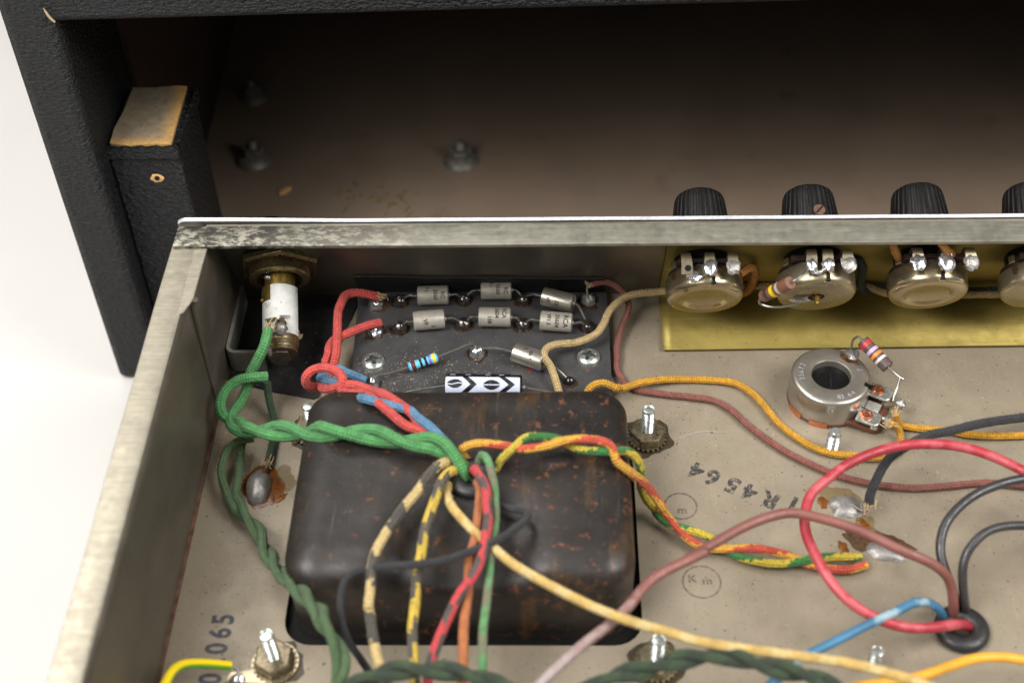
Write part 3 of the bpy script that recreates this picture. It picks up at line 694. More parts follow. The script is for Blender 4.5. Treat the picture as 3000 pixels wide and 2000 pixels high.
# ------------------------------------------------------------------ brass screen plate
bs = thing('brass_screen', 'bent yellow brass screening plate under and behind the row of potentiometers', 'screen plate', (135, 325, 0))
g = G(); vv = []; ff = []; NXb = 60
for i in range(NXb+1):
    x0 = 36.9+(XR-1-36.9)*i/NXb; d = .12*math.sin(x0/9)
    pf = [(310.9+.012*(x0-36), 1.0+d*.3), (WY-4, .75), (WY-1.8, 1.2)]
    for y, z in pf: vv.append((x0, y, z))
    for s in (3, 46): vv.append(tuple(wall_pt(x0, s, .7)))
for i in range(NXb):
    for k in range(4): ff.append((i*5+k, (i+1)*5+k, (i+1)*5+k+1, i*5+k+1))
g.add(vv, ff); o = g.build('brass_plate', 'brass', bs, True, smooth=50)
md = o.modifiers.new('thickness', 'SOLIDIFY'); md.thickness = .5*S; md.offset = 1

# ------------------------------------------------------------------ diode board and what is soldered to it
BZ = 4.0                                                 # top of the board
bd = thing('diode_board', 'charcoal laminate board carrying rows of small metal diodes between lamp and brass plate', 'circuit board', (-23, 300, 2.2))
g = G(); g.prism([(-64.6, 336.4), (-62.2, 262), (19.6, 262), (19.4, 335.6)], 2.2, BZ); board = g.build('board', 'board', bd, True, smooth=0, bevel=.15)
for x, y in ((-57, 303), (12.4, 304.4), (-57, 330), (12, 330)):
    g = G(); g.lathe([(2.6, .02), (2.6, 2.2)], 16, Matrix.Translation((x, y, 0))); g.build('spacer', 'zinc', bd, True)
for x, y, r, h in ((-50., 331, 2.5, 3.3), (-28.6, 331.6, 2.45, 3.0), (-8.7, 331.4, 2.5, 3.0), (-49.2, 318.2, 2.7, 3.2), (-28.5, 320, 2.75, 3.0), (-8.8, 319.6, 2.6, 3.1), (12.6, 318.2, 2.5, 3.1)):
    g = G(); g.blob((x, y, BZ), (r, r*.95, h), .1, 24, 10, low=0, seed=x); fb = g.build('flux_bead', 'darkflux', bd, True)
    g = G(); g.patch((x, y-.2, BZ), r*1.25, r*1.15, .1, .25, 28, seed=x+.3); g.build('flux_ring', 'amber', fb, True)
for x, y, r, h, m in ((-58.2, 330, 2.7, 3.1, 'solder'), (-57.3, 317.2, 2.7, 2.4, 'solder'), (12.9, 331.2, 2.7, 2.9, 'dullsolder'), (-23.4, 307, 2.6, 3.0, 'solder'), (-55.9, 293.6, 2., 3.4, 'solder')):
    g = G(); g.blob((x, y, BZ), (r, r, h), .2, 24, 10, 1.3, low=0, seed=y); sj = g.build('solder_joint', m, bd, True)
    g = G(); g.patch((x+(1.2 if y > 329 and x < 0 else 0), y-.6, BZ), r*1.3, r*1.25, .12, .4, 32, seed=x); g.build('flux_ring', 'amber' if y < 320 or x > 0 else 'fluxstain', sj, True)
g = G(); g.blob((6.2, 294.4, BZ), (1.75, 1.7, 2.), .06, 20, 8, low=0); lb = g.build('lacquer_bead', 'blackbead', bd, True)
g = G(); g.patch((6.3, 293.9, BZ), 2.5, 2.2, .12, .2, 24, seed=3); g.build('flux_ring', 'amber', lb, True)
for c, rx, ry, ro, sd in (((3.2, 312.0, BZ), 2.4, .7, .3, 2), ((-5.2, 300.2, BZ), 2.7, .5, .5, 8), ((12, 299, BZ), .5, .5, 0, 4)):
    g = G(); g.patch(c, rx, ry, .03, .4, 24, ro, sd); g.build('red_paint_mark', 'redpaint', bd, True)
def panhead(loc, label, rot):
    t = thing('panhead_screw', label, 'screw', loc, (0, 0, rot), 'cross slotted screws holding the diode board')
    NR, NA, rad = 18, 96, 3.75; vs = []; fs = []; depth = []
    for i in range(NR+1):
        r = rad*(i/NR)**.9
        for k in range(NA):
            a = 2*math.pi*k/NA; x, y = r*math.cos(a), r*math.sin(a)
            z = 2.0*math.sqrt(max(0, 1-(r/(rad*1.06))**2.4))
            ax, ay = abs(x), abs(y); q = min(ax, ay); p = max(ax, ay)
            dep = max(0, min(1, (.86-.16*p-q)/.16))*max(0, min(1, (2.35-p)/.35))
            vs.append((x, y, z-1.4*dep*(1-.25*p/2.3))); depth.append(dep)
    for i in range(NR):
        for k in range(NA):
            j = (k+1) % NA; fs.append((i*NA+k, (i+1)*NA+k, (i+1)*NA+j, i*NA+j))
    b = len(vs)
    for k in range(NA): a = 2*math.pi*k/NA; vs.append((rad*math.cos(a), rad*math.sin(a), -.1))
    for k in range(NA): j = (k+1) % NA; fs.append((NR*NA+k, b+k, b+j, NR*NA+j))
    rec = [f for f in fs if min(f) < NR*NA and sum(depth[min(i, len(depth)-1)] for i in f)/len(f) > .35]
    g = G(); g.add(vs, [f for f in fs if f not in set(rec)]); hd = g.build('screw_head', 'zinc', t, smooth=45)
    g = G(); g.add(vs, rec); g.build('cross_recess', 'recess', hd, smooth=45)
    g = G(); g.lathe([(0, 0), (1.45, 0), (1.35, -2), (0, -2)], 14); g.build('screw_shank', 'zinc', t)
    return t
panhead((-56.8, 303.2, BZ+.1), 'zinc cross slotted screw at the left of the diode board beside the red wires', .35)
panhead((12.4, 304.8, BZ+.1), 'zinc cross slotted screw at the right of the diode board beside the tan wire', -.25)
# diodes
DL = 10.2
def diode(a, b, rows, label, mat='diode', leads=(None, None), roll=0., end=None):
    a, b = Vector(a), Vector(b); ax = (b-a).normalized(); c = (a+b)/2
    t = thing('diode', label, 'diode', tuple(c), None, 'small metal cased diodes')
    M = frame((0, 0, 0), ax, (0, 0, 1)); L = (b-a).length; h = L/2; r = 3.22
    g = G(); g.lathe([(0, -h), (r-.35, -h), (r, -h+.3), (r, h-.55), (r-.16, h-.2), (r-.55, h), (r-1.0, h-.12), (0, h-.15)], 36, M); case = g.build('case', mat, t)
    g = G(); g.lathe([(0, h-.2), (.95, h-.2), (.8, h+.5), (0, h+.6)], 16, M); g.build('lead_seal', 'dullsolder', t)
    x = -h+1.9
    g = G()
    for txt, size, y0, ax_pos in rows:
        tv, tf = text_tris(txt, size*1.08, .05)
        # reading direction runs down round the barrel, letters' tops point along the axis
        tv = [Vector((ax_pos+v.y, y0+v.x, 0)) for v in tv]; tv, tf = split_long(tv, tf, .5)
        # local x of the frame is up, local y points away from the lens side
        sgn = -1 if (M.col[1].y > 0) else 1
        out = []
        for v in tv:
            q = R(34)*1.0+v.y/r+roll; an = q*sgn
            out.append(M @ Vector(((r+.025)*math.cos(an), (r+.025)*math.sin(an), v.x)))
        g.add(out, tf)
    if rows: g.build('printed_marking', 'ink', case, smooth=0)
    if end is not None:
        g = G(); out = []; fs = []
        for i in range(9):
            an = (R(95)+i*R(7))*(-1 if M.col[1].y > 0 else 1)
            for w in (h-.62, h-1.6): out.append(M @ Vector(((r+.02)*math.cos(an), (r+.02)*math.sin(an), w)))
        for i in range(8): fs.append((2*i, 2*i+1, 2*i+3, 2*i+2))
        g.add(out, fs); g.build('violet_paint_mark', 'band_purple', case)
    for e, tip, sg in ((a, leads[0], -1), (b, leads[1], 1)):
        if tip is None: continue
        tip = Vector(tip); m = e+ax*sg*1.1
        d = tip-m
        g = G(); g.tube(spline([e-ax*sg*.4, m, m+d*.5+Vector((0, 0, .7)), tip], .4), .4, 10); g.build('lead', 'lead', t, True)
    return t
z = BZ+3.5
DG = 'small metal cased diodes'
diode((-44, 330.7, z), (-33.7, 331, z), [('RC', 1.75, .7, 3.3), ('3560', 1.75, .5, .9), ('F I.', 1.6, -1.3, -1.9)], 'dull metal diode leftmost in the rear row of the diode board', leads=((-48.3, 331, 6.4), (-30, 331.5, 6.2)))
diode((-22.9, 333.2, z), (-12.7, 333.2, z), [('RC', 1.75, .9, 3.2), ('3560', 1.75, .4, .6), ('F I', 1.6, -1.3, -1.7)], 'dull metal diode in the middle of the rear row of the diode board', leads=((-27.4, 331.9, 6.6), (-9.6, 331.6, 6.3)))
diode((-2.2, 328.8, z+1.2), (7.9, 325.2, z+1.2), [('VF', 1.5, 1.2, -2.6), ('35', 1.7, 1.8, .4)], 'shiny crooked metal diode at the right of the rear row tilted over its neighbour', 'diode_shiny', leads=((-7.6, 331.2, 6.6), (11.6, 320.3, 6.3)))
diode((-44.6, 318.5, z), (-34.4, 319.7, z), [('VF', 1.8, 1.3, -1.2), ('3', 1.5, 3., 1.2)], 'speckled metal diode leftmost in the front row marked VF', leads=((-48, 318.3, 6.2), (-30, 320, 6.2)))
diode((-23.2, 320.4, z), (-12.7, 320.1, z), [('RCA', 1.75, -.9, 3.2), ('5604', 1.75, -.9, .8), ('15B', 1.6, 1.6, -1.6)], 'metal diode in the middle of the front row with faded print', leads=((-27, 320.1, 6.4), (-10, 319.7, 6.2)))
diode((-3, 318.6, z), (7.3, 317.4, z), [('RCA', 2.05, .2, 3.2), ('35604', 1.75, .3, .4), ('VF1.5', 1.6, .0, -2.3)], 'metal diode rightmost in the front row with clear printed code', leads=((-7.4, 319.3, 6.4), (11.2, 317.8, 6.4)))
diode((-11.3, 304.2, z), (-1.8, 299.8, z), [('3', 1.5, -2.2, -1.2), ('4A', 1.5, -.9, 1.), ('V', 1.3, .8, 1.6)], 'lone bright metal diode in front of the two rows partly behind the tan wire', 'diode_shiny', leads=((-21.8, 306.8, 6.7), (5.2, 295, 5.4)), end=1)
# banded resistors
def resistor(a, b, r, shape, body, bands, leads, label):
    a, b = Vector(a), Vector(b); ax = (b-a).normalized(); L = (b-a).length
    t = thing('resistor', label, 'resistor', tuple((a+b)/2), None); M = frame(tuple(a-(a+b)/2), ax)
    def rad(u):
        if shape == 'bone':
            e = min(u, 1-u)
            return r*(1-.13*max(0, min(1, (e-.2)/.1)))*math.sqrt(max(0, 1-max(0, 1-e/.09)**2))
        e = min(u, 1-u)*L
        return r-(.12*max(0, 1-e/.15))
    us = [i/60 for i in range(61)]
    g = G(); g.lathe([(0, 0)]+[(max(.02, rad(u)), u*L) for u in us]+[(0, L)], 28, M); bo = g.build('body', body, t)
    for col, u0, u1 in bands:
        g = G(); g.lathe([(rad(u0+(u1-u0)*i/8)+.03, (u0+(u1-u0)*i/8)*L) for i in range(9)], 28, M); g.build('colour_band', 'band_'+col, bo)
    for p in leads:
        g = G(); g.tube(spline(p, .4), .4, 10); g.build('lead', 'lead', t, True)
    return t
resistor((-45., 298.8, 6.3), (-35.6, 302.2, 7.6), 1.62, 'bone', 'resblue', [('maroon', .1, .24), ('black', .38, .455), ('black', .54, .62), ('purple', .68, .75), ('yellow', .81, .9)],
 [[(-45.2, 298.7, 6.3), (-50, 296.9, 6.1), (-54.4, 295., 6.8), (-56, 293.9, 6.6)], [(-35.4, 302.3, 7.6), (-30, 304.6, 8.4), (-25, 306.9, 8.8), (-24, 307.1, 7.), (-23.8, 307, 5.8)]], 'pale blue resistor with coloured bands on the diode board')
# axial capacitor with pale symbols on a black sleeve
ca, cbb = Vector((-32.4, 289.2, BZ+4.1)), Vector((-8.7, 288.7, BZ+4.1)); ax = (cbb-ca).normalized(); CLN = (cbb-ca).length; RC = 3.9
t = thing('axial_capacitor', 'black and pale axial capacitor with arrow and lens symbols behind the transformer cover', 'capacitor', tuple((ca+cbb)/2))
M = frame(tuple(ca-(ca+cbb)/2), ax, (0, -.7, .7))         # local x faces the viewer's side, local y up the far side
g = G(); g.lathe([(0, 0), (RC-.6, 0), (RC-.1, .3), (RC, .8), (RC, CLN-.8), (RC-.1, CLN-.3), (RC-.6, CLN), (0, CLN)], 48, M); sl = g.build('sleeve', 'capblack', t)
sg = 1 if (M.to_3x3() @ Vector((0, 1, 0))).z > 0 else -1
def capprint(loops, mat, rr, name, parent):
    a, f = fill2d(loops, .7); g = G(); out = []
    for v in a:
        an = sg*v.y/RC; out.append(M @ Vector(((RC+rr)*math.cos(an), (RC+rr)*math.sin(an), v.x)))
    g.add(out, f); return g.build(name, mat, parent, smooth=60)
lens1 = [(.8+4.6*i/14, 1.05+1.25*math.sin(math.pi*i/14)) for i in range(15)]
pan = capprint([rrect(.1, -2.1, CLN-.5, 3.3, .5)], 'capwhite', .03, 'printed_panel', sl)
def lens(x0, x1, y0, hgt, wave):
    w = x1-x0; n = 16
    up = [(x0+w*i/n, y0+.16+wave*math.sin(math.pi*2*i/n)) for i in range(n+1)]+[(x1-w*i/n, y0+.16+hgt*math.sin(math.pi*i/n)**.7+wave*math.sin(math.pi*2*(1-i/n))*.3) for i in range(1, n)]
    dn = [(x0+w*i/n, y0-.16+wave*math.sin(math.pi*2*i/n)) for i in range(n+1)]+[(x1-w*i/n, y0-.16-hgt*math.sin(math.pi*i/n)**.7) for i in range(1, n)]
    for l in (up, dn): capprint([l], 'capblack', .06, 'printed_symbol', pan)
lens(.6, 5.5, .9, 1.25, -.22); lens(11.8, 17.1, .6, 1.4, 0.)
for x0, tip in ((5.8, 9.9), (17.2, 21.7)):
    w = 2.0; capprint([[(x0-.5, 3.28), (x0+1.3, 3.28), (tip, .7), (x0+1.1, -2.08), (x0-1., -2.08), (tip-w, .7)]], 'capblack', .06, 'printed_symbol', pan)
for x0 in (1.4, 6.2, 12.4, 16.6):
    capprint([[(x0, 4.3), (x0+1.6, 4.3), (x0+1.7, 4.6), (x0, 4.6)]], 'capwhite', .04, 'printed_mark', sl)
g = G(); g.blob((cbb.x+.4, cbb.y, cbb.z-.4), (.9, .8, .9), .2, 14, 8); g.build('lead_seal', 'dullsolder', t, True)
for p in ([tuple(ca+Vector((.3, 0, 0))), (-35, 288.8, 8), (-43.6, 286.9, 8.), (-52, 284.6, 7.2), (-54, 284, 4)], [(-8.8, 288.7, 8), (-4, 288, 7.2), (3.3, 287.2, 6), (4.6, 287, 4)]):
    g = G(); g.tube(spline(p, .5), .36, 10); g.build('lead', 'lead', t, True)

# ------------------------------------------------------------------ potentiometers on the leaning panel
def strip(g, path, w, th, wf=None):
    """flat metal strip following a path in a local y-z plane at x offset"""
    P = [Vector(p) for p in path]; m = len(P); vs = []; fs = []
    for i, p in enumerate(P):
        t = (P[min(i+1, m-1)]-P[max(i-1, 0)]).normalized(); N = Vector((1, 0, 0)).cross(t).normalized()
        ww = wf(i/(m-1))*w if wf else w
        for sx, sn in ((-1, -1), (1, -1), (1, 1), (-1, 1)): vs.append(p+Vector((sx*ww/2, 0, 0))+N*(sn*th/2))
    for i in range(m-1):
        for k in range(4): fs.append((i*4+k, i*4+(k+1) % 4, (i+1)*4+(k+1) % 4, (i+1)*4+k))
    fs += [(3, 2, 1, 0), tuple(range(4*m-4, 4*m))]
    g.add(vs, fs)
def lug_mesh(x, h, seed, tall=1.): 
    g = G(); q = spline([(x, 9.8, 6.6), (x, 13.6, 6.0), (x, 15.4, 6.8), (x+.3*h, 15.2*tall, 9.2), (x+.5*h, 13.7, 12.8)], .35)
    strip(g, q, 3.0, .45, lambda t: 1-.12*math.sin(t*6.28)+.18*max(0, t-.75)*4)
    return g
def pot(x, s, kind, label, solders, spin=0.):
    t = thing('potentiometer', label, 'potentiometer', tuple(wall_pt(x, s, 0)), (R(114), 0, 0), 'nickel cased potentiometers in a row on the front panel')
    can = [(11.6, 9.2), (12.1, 9.2), (12.2, 9.4), (12.2, 13.6), (12.05, 14.6), (11.5, 15.4), (10.7, 15.75)]
    can += ([(7.6, 15.8), (7.1, 15.6), (6.6, 15.0), (6.2, 14.85), (0, 14.85)] if kind == 'dish' else [(4., 15.75), (2.2, 15.6), (0, 15.6)])
    g = G(); g.lathe(can, 72); c = g.build('can', 'nickel' if kind == 'dish' else 'nickel_dull', t, smooth=50)
    if kind != 'dish':
        g = G(); g.lathe([(1.15, 15.4), (1.15, 17), (.8, 17.25), (.75, 18.1), (0, 18.2)], 20); g.build('rivet', 'lampbrass', c)
        g = G(); g.lathe([(1.3, 15.62), (2.6, 15.63)], 24); g.build('rivet_seat', 'darkhole', c)
    g = G(); g.box((1.6, 11.9, 14.2), (1., 1.3, 2.8)); g.build('tab_slot', 'darkhole', c, smooth=0)
    g = G(); g.box((1.0, 12.25, 15.9), (1.7, .9, .35), Matrix.Rotation(.5, 3, 'X')); g.build('fold_tab', 'nickel', c, smooth=0, bevel=.1)
    g = G(); g.lathe([(0, 7.0), (11.0, 7.0), (11.2, 7.2), (11.2, 8.8), (11.0, 9.2)], 48); g.box((0, 10.4, 7.6), (18.5, 4.0, 1.3)); g.build('wafer', 'darkwafer', t, smooth=30)
    g = G(); g.lathe([(9.4, 7.0), (9.4, 2.4), (5, 2.2), (5, .9), (8., .8), (8., -.2), (0, -.2)], 40); g.build('gap_shade_spacer', 'darkhole', t, smooth=20)  # black spacer, paints in the dark gap between panel and can
    for i, (lx, h, ms, rs, dull) in enumerate(solders):
        l = lug_mesh(lx, h, i).build('lug', 'nickel_dull', t, smooth=30)
        if rs:
            g = G(); g.blob((lx+.5*h, 14.7, 10.6), (2.1*rs, 1.0*rs, 2.7*rs), .3, 18, 10, 1.2, seed=x+i); g.build('solder', 'dullsolder' if dull else 'solder', l)
    for sx in (-9.6, 9.6):
        g = G(); g.box((sx, 6.6, 6.8), (1.6, 2.2, 2.4), Matrix.Rotation(.6 if sx > 0 else -.6, 3, 'Z')); g.build('clamp_tab', 'nickel_dull', t, smooth=0, bevel=.2)
    return t
PX = [(48.7, 32.3), (83.2, 34.2), (117.6, 34.8), (152.2, 35.2)]
p1 = pot(*PX[0], 'dish', 'nickel potentiometer at the left end of the brass plate with dished back', [(-7., .8, 1, 0, 0), (.2, .2, 1, 1.12, 0), (7.2, .4, 1, 1., 1)])
g = G(); g.blob((-4.4, 12.9, 13.2), (2.6, .8, 1.7), .4, 20, 10, 1.4, seed=5); g.build('solder_splash', 'solder', p1)
g = G(); g.lathe([(0, .02), (1.0, .02), (.95, .1), (0, .12)], 16, frame((-6.4, 14.7, 11.2), (0, 1, .4))); g.build('lug_eye', 'darkhole', p1)
for x_, y_, z_, rx_ in ((-10.2, 6.9, 10.5, 1.1), (-6.6, 9.4, 15.5, .8)):
    q = Vector((x_, y_, 0)).normalized(); g = G(); g.patch((0, 0, 0), rx_, rx_*1.4, .05, .3, 20, seed=x_)
    F = frame((q.x*12.2, q.y*12.2, z_), q) if z_ < 13 else frame((x_, y_*.82, 15.77), (0, 0, 1)); g.v = [F @ v for v in g.v]; g.build('rust_spot', 'amber', p1)
p2 = pot(*PX[1], 'flat', 'nickel potentiometer with centre rivet and brown resistor soldered on its back', [(-3.6, -.2, 1, .8, 0), (1.2, .2, 1, .9, 0), (7., .9, 1, 1.15, 1)])
g = G(); g.tube(spline([(-3.6, 14.6, 11.4), (-3.2, 13.8, 13.4), (-1, 13.6, 13), (1.3, 14.4, 11.8)], .4), lambda t: .55+.3*math.sin(t*9)**2, 10); g.build('solder_bridge', 'solder', p2)
g = G(); g.blob((-4.6, -2.4, 15.7), (3.6, 1.0, .7), .35, 20, 8, 1.2, low=0, seed=2); g.build('solder_pad', 'solder', p2)
g = G(); g.patch((-4.8, 1.0, 15.75), 3.3, 1.3, .1, .4, 24, .3, seed=6); g.build('flux_stain', 'fluxstain', p2)
g = G(); g.patch((-.6, -2.2, 15.75), 1.7, .8, .12, .4, 24, .3, seed=9); g.build('flux_stain', 'amber', p2)
p3 = pot(*PX[2], 'dish', 'nickel potentiometer right of the riveted one with ochre wires on its lugs', [(-6.3, .3, 1, 1.15, 0), (2.4, -.2, 1, 1.2, 0), (9.4, .8, 1, 1.1, 1)])
p4 = pot(*PX[3], 'flat', 'nickel potentiometer at the right edge cut off by the photo border', [(-3.6, .2, 1, .9, 0), (2, .2, 1, .9, 0), (8, .2, 1, 1, 0)])
g = G(); q = Vector((-9.6, 7.5, 0)).normalized(); g.patch((0, 0, 0), 1.1, 1.6, .06, .15, 20); F = frame((q.x*12.2, q.y*12.2, 10.5), q); g.v = [F @ v for v in g.v]; g.build('rust_spot', 'amber', p4)
resistor((66.3, 308.7, 27.2), (72.6, 303.2, 38.0), 2.0, 'rod', 'resbrown', [('charcoal', .16, .27), ('yellow', .38, .5), ('grey', .6, .68)],
 [[(66.3, 308.7, 27.2), (65.3, 309, 25.5), (65.6, 309, 23.8), (68.5, 308.8, 22.6), (72.5, 308.7, 22.6), (77.5, 308.9, 23.4)], [(72.6, 303.2, 38), (73.6, 302.7, 39.2), (76, 304.5, 40), (79., 308.5, 39.2)]], 'brown resistor with yellow band leaning against the riveted potentiometer')
# ------------------------------------------------------------------ knobs outside the panel
def knob(x, s, label, spin, screw=False):
    t = thing('control_knob', label, 'knob', tuple(wall_pt(x, s, -2.6)), (R(114-180), 0, 0), 'black fluted control knobs on the front panel')
    prof = [(.6, 9.9), (.9, 9.9), (14.2, 8.25), (15.6, 8.0), (16.8, 7.5), (17.5, 6.6), (17.75, 5.6)]; NF = 30; per = 6; n = NF*per; vs = []; fs = []
    for z_, r_ in prof:
        d = .26 if 1 < z_ < 16 else (.12 if z_ <= 17 else 0)
        for k in range(n):
            a = 2*math.pi*k/n+spin; ph = (k % per)/per; r2 = r_-d*(1 if ph < .34 else 0)
            vs.append((r2*math.cos(a), r2*math.sin(a), z_))
    m = len(prof)
    for i in range(m-1):
        for k in range(n): j = (k+1) % n; fs.append((i*n+k, i*n+j, (i+1)*n+j, (i+1)*n+k))
    fs.append(tuple(range((m-1)*n, m*n))); g = G(); g.add(vs, fs); k_ = g.build('fluted_body', 'knob', t, smooth=25)
    g = G(); g.lathe([(0, 17.78), (5.4, 17.78)], 32); g.build('end_disc', 'knob', k_)
    if screw:
        # in the knob's frame -y is up the panel
        F = frame((1.4, -9.05, 7.2), (0.1, -1, .12)); g = G(); g.lathe([(0, .25), (1.85, .25), (1.95, 0), (1.95, -1)], 24, F); sc_ = g.build('set_screw', 'screwbrown', k_)
        g = G(); g.box((0, 0, .27), (3.3, .5, .12), Matrix.Rotation(.85, 3, 'Z'), F); g.build('screw_slot', 'darkhole', sc_, smooth=0) if False else g.build('slot', 'darkhole', k_, smooth=0)
    return t
KX = [(48.4, 32.9), (82.9, 34.6), (117.4, 35.2), (152.6, 35.6)]
knob(*KX[0], 'black fluted knob behind the dished potentiometer at the left end of the row', .1)
knob(*KX[1], 'black fluted knob with a rusty slotted set screw', .04, True)
knob(*KX[2], 'black fluted knob between the one with the set screw and the photo border', .15)
knob(*KX[3], 'black fluted knob cut off by the right border of the photo', .0)

# ------------------------------------------------------------------ trimmer potentiometer standing on the floor
tm = thing('trimmer_potentiometer', 'open backed nickel trimmer potentiometer standing upright on the bare floor plate', 'potentiometer', (86.8, 290.4, 0))
def at(x, y): return (86.8+x, 290.4+y)
T0 = Matrix.Translation((86.8, 290.4, 0))
g = G(); g.lathe([(12.2, 1.6), (12.3, 2.2), (12.3, 9.6), (12.1, 10.4), (11.6, 10.9), (10.9, 11.1), (6.5, 11.1), (6.05, 10.9), (5.9, 10.3), (5.9, 7.6)], 84, T0); tc_ = g.build('can', 'trimnickel', tm, True, smooth=50)
g = G(); g.lathe([(0, 8.6), (4.8, 8.6), (6.0, 8.7), (11.8, 8.7)], 40, T0); rot_ = g.build('rotor', 'darkhole', tm, True)
g = G(); g.box((86.9, 290.2, 8.7), (6.4, .7, .25), Matrix.Rotation(1.45, 3, 'Z')); g.build('rotor_slot', 'capblack', rot_, True, smooth=0)
g = G(); g.lathe([(0, .3), (12.2, .3), (12.35, .5), (12.35, 1.5), (12.1, 1.7)], 60, T0); wa = g.build('wafer', 'phenolic', tm, True)
A0 = R(-27)
def rotp(x, y, z): return (86.8+x*math.cos(A0)-y*math.sin(A0), 290.4+x*math.sin(A0)+y*math.cos(A0), z)
RM = T0 @ Matrix.Rotation(A0, 4, 'Z')
g = G(); g.prism([(8, -8.8), (17.6, -8.2), (19, -7), (19, 7), (17.6, 8.2), (8, 8.8)], .9, 2.6, RM); g.build('terminal_tongue', 'phenolic', tm, True, smooth=0, bevel=.2)
for sy in (-5.8, 5.8):
    g = G(); g.prism([(11.2, sy-2.9), (17.6, sy-3.1), (18.4, sy-2), (18.4, sy+2), (17.4, sy+2.8), (11.2, sy+2.6)], 4.2, 5.2, RM); g.prism([(16.2, sy-2.6), (18.3, sy-2.2), (18.3, sy+2.), (16.2, sy+2.4)], 2.2, 4.3, RM); tp_ = g.build('terminal_plate', 'zinc', tm, True, smooth=0, bevel=.45)
    g = G(); g.lathe([(2.05, 0), (2.0, .3), (1.3, .52), (1.0, .4), (.6, .42), (0, .55)], 26, RM @ Matrix.Translation((13.9, sy, 5.2))); g.build('rivet', 'copper', tp_, True)
g = G(); g.prism([(12.2, -1.8), (16.6, -2), (16.8, 1.8), (12.4, 1.9)], 2.6, 4., RM); g.build('wiper_terminal', 'bracketedge', tm, True, smooth=0, bevel=.3)
for (a, b_, c_) in (((17.8, 2.6), (22.0, 2.2), 6.4), ((17.8, -3.6), (20.6, -3.8), 4.2)):
    g = G(); q = [RM @ Vector((a[0]+(b_[0]-a[0])*t_, a[1]+(b_[1]-a[1])*t_, 3.2+(c_-3.2)*t_)) for t_ in (0, .3, .6, 1)]
    g.tube(spline(q, .5), lambda t: 1.05-.3*t, 8); lg = g.build('lug', 'nickel_dull', tm, True)
    g = G(); e_ = q[-1]; g.blob(tuple(e_), (1.6, 1.9, 1.3), .35, 18, 10, 1.3, seed=a[1]); g.build('solder', 'dullsolder', lg, True)
g = G(); g.box((*rotp(11.6, .8, 0)[:2], 10.7), (2.6, 1.4, 1.0), Matrix.Rotation(A0, 3, 'Z')); g.build('tab_slot', 'darkhole', tc_, True, smooth=0)
g = G(); g.tube([rotp(10.6, 1.9, 11.15), rotp(12.2, 1.6, 11.0), rotp(12.5, 1.5, 9.6)], .45, 8); g.build('fold_tab', 'nickel', tc_, True)
g = G(); g.blob((94.6, 299.0, 10.9), (2.2, 2.6, 1.5), .3, 22, 8, 1.1, low=0); g.build('solder', 'dullsolder', tc_, True)
g = G(); g.patch((93.0, 297.4, 11.1), 3.4, 1.5, .12, .45, 30, -.7, 3); g.build('flux_stain', 'fluxstain', tc_, True)
g = G(); g.patch((92.8, 296.6, 11.1), 1.8, .9, .16, .45, 26, -.7, 7); g.build('flux_stain', 'amber', tc_, True)
g = G()
for txt, deg, rr_ in (('3', 190, 9.2), ('5', 181, 9.2), ('6', 172, 9.2), ('7', 162.5, 9.2), ('2', 152, 9.2), ('6', 297, 9.4), ('4', 306, 9.4), ('3', 290.5-8, 9.4), ('8', 276, 9.4), ('7', 12, 9.4)):
    ang = deg; tv, tf = text_tris(txt, 2.4, -.03); 
    ro = R(deg-90) if deg < 200 and deg > 100 else R(deg+90)
    cr, sr = math.cos(ro), math.sin(ro); cx_, cy_ = 86.8+rr_*math.cos(R(deg)), 290.4+rr_*math.sin(R(deg))
    g.add([(cx_+v.x*cr-v.y*sr, cy_+v.x*sr+v.y*cr, 11.16) for v in tv], tf)
g.build('embossed_number', 'alu', tc_, True, smooth=0)
for a0_, a1_ in ((R(198), R(222)), (R(236), R(262))):
    g = G(); vv = []; m = 14
    for i in range(m+1):
        a_ = a0_+(a1_-a0_)*i/m
        for r_, z_ in ((12.35, 2.2), (12.55, 1.4), (12.55, .2), (12.0, .2)): vv.append((86.8+r_*math.cos(a_), 290.4+r_*math.sin(a_), z_))
    g.add(vv, [(i*4+k, i*4+k+1, i*4+k+5, i*4+k+4) for i in range(m) for k in range(3)]); g.build('wafer_edge', 'copper', wa, True)
resistor((97.0, 299.4, 16.7), (103.9, 291.0, 13.6), 2.05, 'rod', 'resdark', [('red', .09, .22), ('violet', .34, .44), ('orange', .5, .59), ('silver', .67, .75)],
 [[(97.1, 299.3, 16.7), (95.8, 300.8, 17.1), (94.6, 301.2, 15.4), (94.2, 300.2, 12.6)], [(103.8, 291.1, 13.6), (105.4, 289.6, 12.9), (107.2, 288.3, 12), (108.3, 287.9, 11.6)], [(107.4, 288.2, 12), (106.6, 286.4, 10.2), (105.4, 284, 8.8), (105, 282.6, 7.6)]], 'dark brown resistor with orange and silver bands bridging the trimmer potentiometer')

